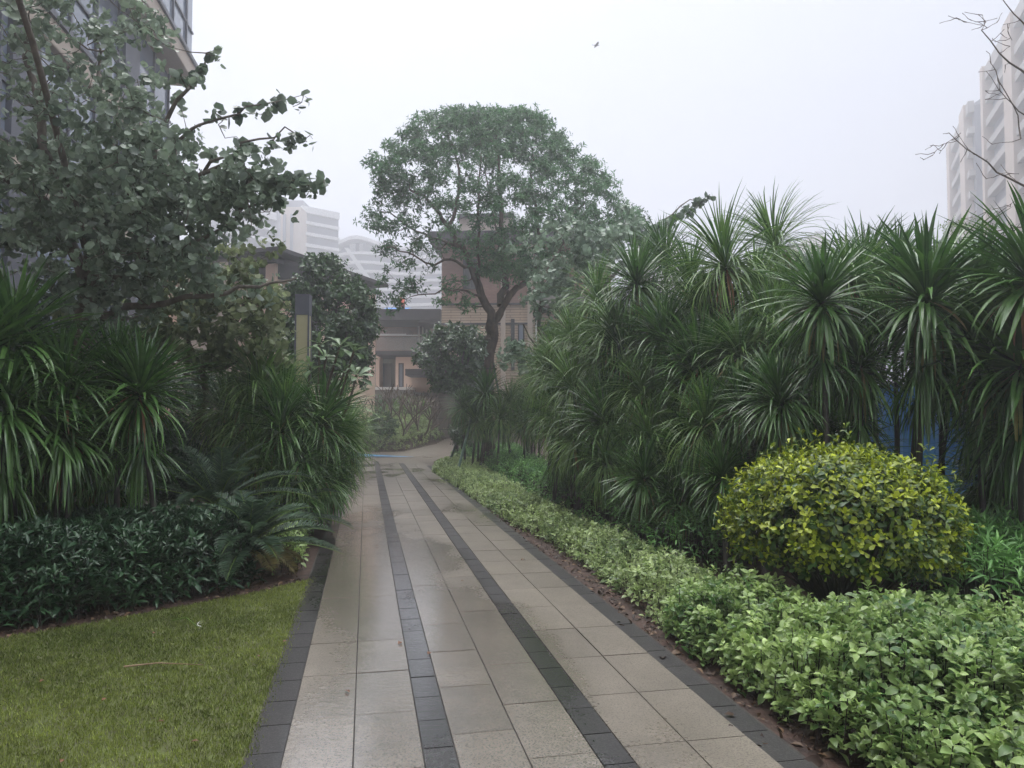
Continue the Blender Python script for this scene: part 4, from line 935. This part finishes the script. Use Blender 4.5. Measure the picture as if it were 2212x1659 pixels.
class House:
    def __init__(s, name, label, cat, x, y, z, rz=0, group=None):
        s.r = thing(name, label, cat, (x, y, z), group, rz); s.o = (x, y, z)
    def px(s, nm, mat, u0, u1, v0, v1, d0, d1, bevel=0, dd=None):
        """box whose front face spans picture columns/rows at depth d0, reaching back to d1"""
        x0, x1 = X(u0, d0) - s.o[0], X(u1, d0) - s.o[0]; z1, z0 = Z(v0, d0) - s.o[2], Z(v1, d0) - s.o[2]
        return MB().box(x0, x1, d0 - s.o[1], d1 - s.o[1], z0, z1).build(nm, M[mat], s.r, bevel=bevel)
    def bx(s, nm, mat, *a, bevel=0): return MB().box(*a).build(nm, M[mat], s.r, bevel=bevel)
    def window(s, u0, u1, v0, v1, d, glass='glass', frame='frame', mull=1, t=.06):
        x0, x1 = X(u0, d) - s.o[0], X(u1, d) - s.o[0]; z1, z0 = Z(v0, d) - s.o[2], Z(v1, d) - s.o[2]; y = d - s.o[1]
        f = MB(); f.box(x0, x1, y - .05, y + .05, z1 - t, z1); f.box(x0, x1, y - .05, y + .05, z0, z0 + t)
        for i in range(mull + 2):
            xx = x0 + (x1 - x0 - t) * i / (mull + 1); f.box(xx, xx + t, y - .048, y + .048, z0 + t, z1 - t)
        fo = f.build('window', M[frame], s.r); MB().box(x0 + t / 2, x1 - t / 2, y - .01, y + .01, z0 + t / 2, z1 - t / 2).build('pane', M[glass], fo)

# brick house behind the central tree
d = 33.5; H = House('brick_house', 'three storey brick and beige tile house behind the central tree', 'house', X(953, d), d, 1.1, rz=-.05)
H.px('upper_wall', 'brick', 953, 1320, 520, 655, d, d + 9)
H.px('lower_wall', 'btile', 953, 1320, 659, 925, d + .02, d + 9)
H.px('band', 'dark', 951, 1322, 655, 659, d - .06, d + 9); H.px('band', 'dark', 951, 1140, 698, 702, d - .03, d + .02)
H.px('roof', 'dark', 925, 1345, 499, 519, d - .9, d + 9.5, bevel=.02)
H.px('penthouse', 'beige', 985, 1100, 470, 498, d + 3, d + 8); H.px('parapet', 'dark', 980, 1105, 462, 470, d + 2.8, d + 8.2)
H.px('pilaster', 'beige', 1082, 1092, 600, 925, d - .12, d); H.px('pilaster', 'beige', 1140, 1152, 530, 925, d - .14, d)
H.window(1104, 1112, 690, 800, d - .02, mull=0); H.window(1119, 1133, 700, 800, d - .02, 'glassblue', mull=0); H.window(1180, 1215, 575, 640, d - .02); H.window(1225, 1262, 690, 780, d - .02)
H.window(1000, 1030, 560, 625, d - .02)
H.px('balcony', 'recess', 1162, 1300, 640, 662, d - 1.0, d - .12)
H.px('downpipe', 'white', 1157, 1160, 530, 900, d - .09, d - .01)

# middle house with the balcony
d = 39; H = House('balcony_house', 'house with a dark flat roof, timber panel and glass balcony between the two other houses', 'house', X(875, d), d, 1.25)
H.px('wall', 'recess', 806, 960, 690, 925, d + 2.2, d + 9)
H.px('roof', 'dark', 806, 951, 667, 692, d - 1.1, d + 10, bevel=.02); H.px('fascia', 'dark', 905, 950, 692, 699, d - 1.0, d + 2)
H.px('timber_panel', 'wood', 810, 900, 693, 768, d + 1.8, d + 2.15)
H.window(903, 922, 693, 765, d + 1.6, 'glass', 'white', 1, .08); H.px('wall_end', 'beige', 928, 955, 697, 930, d + 1.2, d + 2.2)
H.px('balcony_slab', 'dark', 808, 905, 758, 766, d - .7, d + 2.1)
bal = H.px('balustrade', 'balglass', 812, 930, 728, 757, d - .62, d - .6); MB().box(X(812, d) - H.o[0], X(930, d) - H.o[0], -.66, -.58, Z(728, d) - H.o[2], Z(728, d) - H.o[2] + .05).build('handrail', M['white'], bal)
H.px('sunshade', 'balglass', 812, 880, 709, 721, d - .4, d + 1.8); H.px('sunshade_edge', 'white', 812, 876, 721, 723, d - .46, d - .4)
H.px('beam', 'pink', 854, 889, 771, 784, d - .5, d + 1.9); H.px('column', 'pink', 854, 860, 784, 838, d - .48, d - .1)
H.px('lower_wall', 'pink', 872, 933, 783, 846, d - .5, d + 1.8); H.window(860, 872, 784, 838, d - .3, 'glassblue', 'frame', 0, .07)
H.window(820, 846, 785, 836, d + 2.1, 'glass', 'frame', 1, .06)
H.px('canopy', 'dark', 875, 965, 797, 811, d - 2.6, d - .5); H.px('terrace_edge', 'white', 795, 892, 836, 842, d - 1.2, d + 2); H.px('terrace_wall', 'recess', 795, 892, 842, 925, d - 1.1, d + 2)
H.px('wall_end', 'pink', 811, 819, 768, 840, d + 1.0, d + 2.1)

# left house with hipped roof; its side recedes to the right
H = House('hipped_roof_house', 'beige house with a dark hipped roof behind the round dark tree', 'house', X(810, 32), 32, 1.05, rz=-.327)
zl, zu, ze, zr = Z(636, 32) - 1.05, Z(616, 32) - 1.05, Z(615, 32.3) - 1.05, Z(600, 30) - .2
H.bx('lower_wall', 'pink', -6.4, 0, -7, 0, -1, zl); H.bx('upper_wall', 'recess', -6.2, -.5, -6.8, -.1, zl, zu)
x0, x1, y0, y1 = -6.8, .42, -7.4, .35; mb = MB(); xm, ya, yb = (x0 + x1) / 2, y0 + 2.8, y1 - 2.8
mb.add([(x0, y0, ze), (x1, y0, ze), (x1, y1, ze), (x0, y1, ze), (x0 + 3, (y0 + y1) / 2, zr), (x1 - 3, (y0 + y1) / 2, zr), (x0, y0, ze - .14), (x1, y0, ze - .14), (x1, y1, ze - .14), (x0, y1, ze - .14)],
       [(0, 1, 5, 4), (1, 2, 5), (2, 3, 4, 5), (3, 0, 4), (6, 9, 8, 7), (0, 6, 7, 1), (1, 7, 8, 2), (2, 8, 9, 3), (3, 9, 6, 0)]); mb.build('roof', M['dark'], H.r)
mb = MB(); mb.add([(-.5, -7.2, zl + .5), (.2, -7.2, zl + .1), (.2, .2, zl + .1), (-.5, .2, zl + .5), (-.5, -7.2, zl + .3), (.2, -7.2, zl - .02), (.2, .2, zl - .02), (-.5, .2, zl + .3)],
       [(0, 1, 2, 3), (4, 7, 6, 5), (0, 4, 5, 1), (1, 5, 6, 2), (2, 6, 7, 3), (3, 7, 4, 0)]); mb.build('lower_roof', M['dark'], H.r)
for y_ in (-5.5, -2.8):
    f = MB(); f.box(-.02, .04, y_, y_ + 1.3, 2.2, 4.2); fo = f.build('window', M['frame'], H.r); MB().box(.03, .05, y_ + .08, y_ + 1.22, 2.28, 4.12).build('pane', M['glass'], fo)
d = 26; H = House('flat_roof_house', 'flat roofed house half hidden behind the olive shrub tree', 'house', X(560, d), d, 0)
H.px('wall', 'pink', 492, 640, 600, 925, d, d + 3.5); H.px('fascia', 'dark', 488, 660, 566, 603, d - .5, d + 3.6, bevel=.02)
H.px('corner_post', 'beige', 470, 489, 566, 925, d - .45, d); H.px('side_wall', 'beige', 380, 470, 580, 925, d - .3, d + 5); H.window(515, 560, 640, 710, d - .02)
# worker's orange flag on the flat roof, second orange cloth on the balcony house roof
def flag(lab, u, v, d, w_, h_, blue=False):
    p = at(u, v, d); o = thing('rooftop_banner', lab, 'banner', (p.x, d, p.z))
    mb = MB(); mb.tube([(0, 0, 0), (.05, 0, h_ * 1.25)], .03, 6); mb.build('pole', M['white'], o)
    mb = MB(); k = 7; vs = []
    for i in range(k):
        for j in (0, 1): vs.append((.04 + w_ * i / (k - 1), .05 * math.sin(i * 1.7), h_ * (.3 + .9 * j) - .04 * i))
    mb.add(vs, [(2 * i, 2 * i + 2, 2 * i + 3, 2 * i + 1) for i in range(k - 1)]); ob = mb.build('cloth', M['orange'], o, smooth=True)
    so_ = ob.modifiers.new('thickness', 'SOLIDIFY'); so_.thickness = .02
    if blue:
        mb = MB(); mb.box(-.32, .0, -.05, .1, .1, .28); mb.build('blue_bundle', M['bluesheet'], o, bevel=.03)
flag('small orange banner with a blue bundle on the flat roof at the left', 505, 566, 26.4, .25, .42, True)
flag('small orange banner behind the blue sheet roof of the middle', 862, 666, 44, .3, .6)
mb = MB(); k = 30; x0, x1 = X(806, 45), X(862, 45)
vs = [(x0 + (x1 - x0) * j / k, y_, z_ + .03 * (j % 2)) for (y_, z_) in ((45, Z(672, 45)), (50, Z(640, 45))) for j in range(k + 1)]
mb.add(vs, [(j, j + 1, j + k + 2, j + k + 1) for j in range(k)]); root = thing('shed', 'site shed with a blue corrugated roof behind the middle house', 'shed', (0, 0, 0))
mb.build('roof', M['bluesheet'], root); MB().box(x0 + .1, x1 - .1, 45.3, 49.8, 1.25, Z(673, 45)).build('wall', M['white'], root)

# garden wall and gate canopy right of the far bed
d = 29.5; H = House('garden_wall', 'brown stone garden wall under a dark canopy at the foot of the brick house', 'wall', X(970, d), d, .5)
H.px('wall', 'stone', 938, 1060, 832, 955, d, d + .4); H.px('canopy', 'dark', 932, 1040, 812, 826, d - .5, d + 1.8, bevel=.02); H.px('pillar', 'stone', 934, 946, 826, 960, d - .12, d - .01)

# tall apartment house close on the left
M['facade'] = flat_mat('pinkish beige cladding', (.56, .47, .42), .7, (.52, .44, .40), 1.5)
fd = Vector((-.162, 1, 0)).normalized(); ang = math.atan2(fd.y, fd.x) - math.pi / 2
E0 = Vector((-10.4, 24, 0))
H = House('apartment_block', 'tall apartment block with glazed bays behind the big left tree', 'building', E0.x, E0.y, 0, rz=ang)
# local frame: +y runs along the facade away from the viewer, +x towards the path; end of the bay at y=0
H.bx('wall', 'facade', -14, -1.7, -30, -.6, 0, 34)
for i, (z, xo) in enumerate(((2.7, -.5), (5.9, -.5), (9.1, -.5), (12.3, 0), (15.6, 0), (18.9, 0), (22.2, 0), (25.5, 0))):
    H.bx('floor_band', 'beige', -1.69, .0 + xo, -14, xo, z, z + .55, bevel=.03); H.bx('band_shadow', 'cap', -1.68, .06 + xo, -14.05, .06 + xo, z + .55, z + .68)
    f = MB(); f.box(-1.6, -.16 + xo, -13.8, -.12 + xo, z + .69, z + 3.19); gl = f.build('glazing', M['glassblue'], H.r)
    f = MB()
    for k in range(10): f.box(-.16 + xo, -.1 + xo, -13.8 + k * 1.43, -13.72 + k * 1.43, z + .69, z + 3.19)
    f.box(-.15 + xo, -.11 + xo, -13.8, -.12 + xo, z + 1.7, z + 1.76); f.build('mullions', M['cap'], gl)
    for y0 in (-4.9, -10.6): H.bx('pier', 'cap', -1.66, -.05 + xo, y0, y0 + 1.1, z + .69, z + 3.19)
for z in np.arange(3.2, 33, 3.3):
    for k in range(6):
        y0 = -28 + k * 4.3
        if y0 > -17: continue
        f = MB(); f.box(-1.72, -1.64, y0, y0 + 1.8, z, z + 1.7); fo = f.build('window', M['frame'], H.r); MB().box(-1.65, -1.62, y0 + .06, y0 + 1.74, z + .06, z + 1.64).build('pane', M['glassblue'], fo)
        if k % 2 == 0: H.bx('balcony', 'beige', -1.69, -.7, y0 + 2.1, y0 + 4.0, z - .5, z + .5)

# hazy tower at the right
M['tower'] = flat_mat('tower beige', (.52, .43, .37), .7, (.47, .40, .34), .5); M['towergrey'] = flat_mat('tower grey', (.22, .22, .25), .6, (.2, .2, .23), .5); M['towerband'] = flat_mat('tower band', (.40, .37, .35), .7, (.36, .34, .32), .5); M['towerwhite'] = flat_mat('tower white', (.7, .7, .7), .6)
def tower_wing(H, x, y, ang, L, D, h, floors, piers, base='towergrey', band='towerwhite', pierm='tower', bandw=.5, proj=.8, S=1.0):
    L, D, bandw, proj = L * S, D * S, bandw * S, proj * S; piers = [(a * S, b_ * S) for a, b_ in piers]
    ca, sa = math.cos(ang), math.sin(ang)
    def bx(mb, a0, a1, b0, b1, z0, z1):
        pts = [(x + a * ca - b_ * sa - H.o[0], y + a * sa + b_ * ca - H.o[1]) for a, b_ in ((a0, b0), (a1, b0), (a1, b1), (a0, b1))]
        mb.prism(pts, z0, z1)
    mb = MB(); bx(mb, 0, L, 0, D, 0, h); mb.build('wall', M[base], H.r)
    fh = h / floors
    for i in range(1, floors + 1):
        mb = MB(); bx(mb, .1, L - .1, -proj, -.003, i * fh - bandw, i * fh + (.0 if i < floors else .6)); mb.build('balcony', M[band], H.r)
    for (a0, a1) in piers:
        mb = MB(); bx(mb, a0, a1, -proj - .25, -.002, 0, h + .8); mb.build('pier', M[pierm], H.r)
    return fh
def vis_face(u, v, d): q = at(u, v, d); return q.x, q.y, q.z
# wing A: far corner at (2060,330); facade runs towards the viewer along (-.444,-1)
TS = .62; TR = .85; k_ = 1.75 * TR; xA, yA, zA = vis_face(2060, 330, 70 * k_); dirA = math.atan2(-1, -.444)
H = House('apartment_tower', 'hazy beige apartment tower at the right edge with slanting rows of balconies', 'building', xA, yA, 0)
tower_wing(H, xA, yA, dirA, 21, 14, zA, 15, [(0, 3.2), (14.6, 19)], band='towerband', bandw=.9, S=TR)
xB, yB, zB = vis_face(2138, 165, 52 * k_); dirB = math.atan2(-1, -.39)
tower_wing(H, xB, yB, dirB, 34, 16, zB, 15, [(0, 1.2), (11, 14.5), (24, 27)], band='towerband', bandw=.9, S=TR)
mb = MB(); q = vis_face(2100, 222, 60 * k_); mb.box(q[0] - xA + .3, q[0] - xA + 5.6, q[1] - yA - 3.7, q[1] - yA + 1.2, zA - .6, zA + .9); mb.build('roof_plant', M['towergrey'], H.r)
# hazy tower and wavy block in the distance on the left
d = 205 * TS; H = House('high_rise', 'hazy high rise with a pale core standing beyond the left house', 'building', X(622, d), d, 0)
zt = Z(445, d)
H.px('core', 'tower', 601, 645, 447, 896, d - 3, d + 14); H.px('core_top', 'towergrey', 588, 650, 433, 447, d + 1, d + 13)
for (u0, u1) in ((606, 612), (622, 628)): H.px('window_strip', 'towergrey', u0, u1, 462, 640, d - 3.3, d - 3.01)
x, y, z = vis_face(648, 452, d); tower_wing(H, x, y, math.radians(42), 12, 10, z, 19, [], proj=1.0, bandw=.9, S=TS)
x, y, z = vis_face(552, 446, d + 6); tower_wing(H, x, y, math.radians(12), 6.2, 10, z, 19, [], proj=.6, bandw=.3, S=TS)
x, y, z = vis_face(470, 440, d - 28 * TS); tower_wing(H, x, y, math.radians(52), 16, 12, z, 18, [], proj=1.0, bandw=.9, S=TS)
d = 240 * TS; H = House('wavy_block', 'long hazy building with curving white floor bands beyond the middle house', 'building', X(820, d), d, 0)
H.px('wall', 'farwall' if 'farwall' in M else 'towergrey', 690, 962, 545, 896, d, d + 16); H.px('top_storey', 'towergrey', 705, 800, 522, 560, d + 2, d + 12)
def wave(u, i):
    amp = max(0, 12 - 2.6 * i); return 560 + i * 17.2 - (u - 705) * .03 - amp * math.sin((u - 690) / 52) * (1 if u < 860 else max(0, 1 - (u - 860) / 60))
for i in range(15):
    mb = MB(); us = np.linspace(688, 964, 40); vs = []
    for u in us:
        for (dd, dz) in ((-1.0, -5), (-1.0, 1), (0, 1), (0, -5)): vs.append((X(u, d) - H.o[0], dd, Z(wave(u, i) + (-dz), d)))
    mb.add(vs, [(4 * j + a, 4 * j + (a + 1) % 4, 4 * j + 4 + (a + 1) % 4, 4 * j + 4 + a) for j in range(39) for a in range(4)]); mb.build('floor_band', M['towerwhite'], H.r, smooth=False)
mb = MB(); vs = []; us = np.linspace(695, 925, 40)
for u in us:
    v = 536 - 22 * math.exp(-((u - 765) / 48) ** 2) - 3 * math.sin(u / 40)
    for (dd, dz) in ((-1.2, -6), (-1.2, 1.5), (12, 1.5), (12, -6)): vs.append((X(u, d) - H.o[0], dd, Z(v - dz, d)))
mb.add(vs, [(4 * j + a, 4 * j + (a + 1) % 4, 4 * j + 4 + (a + 1) % 4, 4 * j + 4 + a) for j in range(39) for a in range(4)]); mb.build('roof_edge', M['towerwhite'], H.r)
for (u0, u1) in ((712, 718), (728, 734), (752, 765), (773, 782)): H.px('window', 'towerwhite', u0, u1, 526, 542, d + 1.9, d + 1.99)
mb = MB(); mb.add([(X(745, d) - H.o[0], -2, Z(540, d)), (X(754, d) - H.o[0], -2, Z(540, d)), (X(808, d) - H.o[0], -2, Z(612, d)), (X(796, d) - H.o[0], -2, Z(612, d)), (X(745, d) - H.o[0], -1.7, Z(540, d)), (X(754, d) - H.o[0], -1.7, Z(540, d)), (X(808, d) - H.o[0], -1.7, Z(612, d)), (X(796, d) - H.o[0], -1.7, Z(612, d))],
                  [(0, 1, 2, 3), (4, 7, 6, 5), (0, 4, 5, 1), (1, 5, 6, 2), (2, 6, 7, 3), (3, 7, 4, 0)]); mb.build('diagonal_brace', M['towerwhite'], H.r)
d = 165; H = House('distant_tower', 'faint distant tower top above the middle of the right dracaenas', 'building', X(1775, d), d, 0); H.px('wall', 'tower', 1762, 1790, 508, 896, d, d + 14); H.px('roof', 'towergrey', 1768, 1784, 500, 508, d + 3, d + 10)
d = 160; H = House('distant_tower', 'faint distant block seen just left of the highest dracaena head', 'building', X(1440, d), d, 0); H.px('wall', 'tower', 1415, 1470, 526, 896, d, d + 14); H.px('roof', 'towergrey', 1430, 1455, 520, 526, d + 3, d + 10)
# green scaffold netting
M['net'] = flat_mat('green netting', (.10, .30, .10), .8, (.08, .25, .08), 3)
for (u0, u1, v0, lab) in ((2043, 2062, 517, 'narrow green netting screen behind the big near dracaena'), (2096, 2140, 516, 'wider green netting screen behind the right edge dracaena')):
    d = 60; H = House('netting_screen', lab, 'screen', X(u0, d), d, 0); H.px('net', 'net', u0, u1, v0, 700, d, d + .6); H.px('frame', 'cap', u0 - 1, u0 + 1, v0 - 1, 896, d - .12, d - .01); H.px('frame', 'cap', u1 - 1, u1 + 1, v0 - 1, 896, d - .12, d - .01)

# ------------------------------------------------------------------ small things
M['dryleaf'] = flat_mat('dry brown leaf', (.20, .085, .035), .5, (.11, .05, .025), 30); M['twig'] = flat_mat('dry twig', (.32, .22, .13), .7, (.22, .15, .09), 20)
M['feather'] = flat_mat('grey feathers', (.13, .13, .14), .8)
def fallen(lab, u, v, s, z=.033, mat='dryleaf'):
    p = at(u, v, 5); t = (z - EYE) / (p.z - EYE); q = Vector((p.x * t, p.y * t, z))
    a = R.uniform(0, 6.28); V, lp, cn, ti, ri = leaves(np.array([[0, 0, .004]]), np.array([[math.cos(a), math.sin(a), .12]]), np.array([[.2, .1, 1]]), [s], .5, 'oval', np.array([.5]))
    o = link('fallen_leaf', np_mesh('fallen_leaf', [(V, lp, cn, ti, ri)], M[mat]), None, q)
    sm = o.modifiers.new('thickness', 'SOLIDIFY'); sm.thickness = .0012
    tag(o, lab, 'leaf', 'fallen leaves')
for a in [('curled red brown leaf on the left dark band of the path', 867, 1388, .055), ('thin dark leaf scrap on the left slabs near the camera', 755, 1497, .04), ('brown leaf on the right slabs near the right border', 1134, 1209, .06),
          ('tiny dark leaf on the right slabs', 1411, 1346, .03), ('dark leaf scrap standing by the left dark band', 929, 1410, .05), ('small leaf on the left slabs far up the path', 810, 1180, .04), ('tiny leaf on the middle slabs', 1002, 1255, .035)]:
    fallen(*a)
for i, (u, v) in enumerate([(412, 1605), (355, 1560), (230, 1510), (560, 1420), (330, 1370), (130, 1650), (620, 1385), (95, 1470)]):
    fallen('small brown leaf lying in the lawn grass', u, v, .035, .035)
for i, (u, v) in enumerate([(1195, 1225), (1235, 1262), (1300, 1325), (1370, 1395), (1430, 1450), (1520, 1530), (1640, 1610), (1160, 1190), (1100, 1150)]):
    fallen('brown leaf on the bare soil between the path and the right cover', u, v, .05, .012)
def gpt(u, v, z): p = at(u, v, 5); t = (z - EYE) / (p.z - EYE); return Vector((p.x * t, p.y * t, z))
a, b_ = gpt(268, 1440, .05), gpt(440, 1436, .05); o = thing('twig', 'long dry pale twig lying across the lawn', 'twig', tuple(a)); mb = MB(); mb.tube([(0, 0, 0), (b_ - a) * .4 + Vector((0, .02, .01)), b_ - a], [.006, .004, .0015], 6); mb.build('stick', M['twig'], o)
a, b_ = gpt(372, 1340, .05), gpt(425, 1352, .06); o = thing('flower_stalk', 'fallen green stalk with one white flower on the lawn by the dark shrubs', 'flower', tuple(a)); mb = MB(); mb.tube([(0, 0, 0), (b_ - a) * .5 + Vector((0, .03, .03)), b_ - a], .004, 5); mb.build('stem', M['lime'], o)
link('petals', np_mesh('petals', [leaves(np.tile([tuple(b_ - a)], (4, 1)), np.array([[.6, .2, .4], [.5, -.5, .2], [.9, 0, -.1], [.3, .4, .6]]), np.tile([[0, .2, 1.]], (4, 1)), [.035] * 4, .4, 'oval', np.full(4, .5))], M['white']), o)
# bird
p = at(1288, 98, 42); o = thing('bird', 'small dark bird gliding in the white sky above the central tree', 'bird', tuple(p), rz=.2)
mb = MB(); mb.tube([(-.16, 0, -.01), (-.1, 0, 0), (0, 0, .01), (.1, 0, .01), (.15, 0, .015), (.19, 0, .01)], [.006, .03, .042, .032, .024, .004], 8)
L1 = [(-.07, 0, .015), (.06, 0, .015), (.10, .16, .05), (.02, .36, .04), (-.02, .37, .04), (-.04, .16, .045)]
for sgn in (1, -1):
    vs = [(x_, y_ * sgn, z_) for x_, y_, z_ in L1]; mb.add(vs + [(x_, y_, z_ - .008) for x_, y_, z_ in vs], [(0, 1, 2, 5), (2, 3, 4, 5), (6, 11, 8, 7), (8, 11, 10, 9)] + [(i, (i + 1) % 6, (i + 1) % 6 + 6, i + 6) for i in range(6)])
mb.add([(-.12, -.015, 0), (-.12, .015, 0), (-.26, .04, 0), (-.26, -.04, 0), (-.12, 0, .012), (-.26, 0, .006)], [(0, 4, 5, 3), (4, 1, 2, 5), (0, 3, 2, 1)])
mb.build('body', M['feather'], o)

# ------------------------------------------------------------------ haze
hm = bpy.data.materials.new('haze air'); hm.use_nodes = True; t = hm.node_tree; t.nodes.clear()
pv = t.nodes.new('ShaderNodeVolumePrincipled'); pv.inputs['Color'].default_value = (.95, .965, 1, 1); pv.inputs['Density'].default_value = .0056; pv.inputs['Anisotropy'].default_value = .6
oo = t.nodes.new('ShaderNodeOutputMaterial'); t.links.new(pv.outputs[0], oo.inputs['Volume'])
hz = MB().box(-290, 290, -70, 300, -1.05, 84).build('haze', hm); tag(hz, 'pale even mist filling the air over the garden', 'haze', kind='stuff')
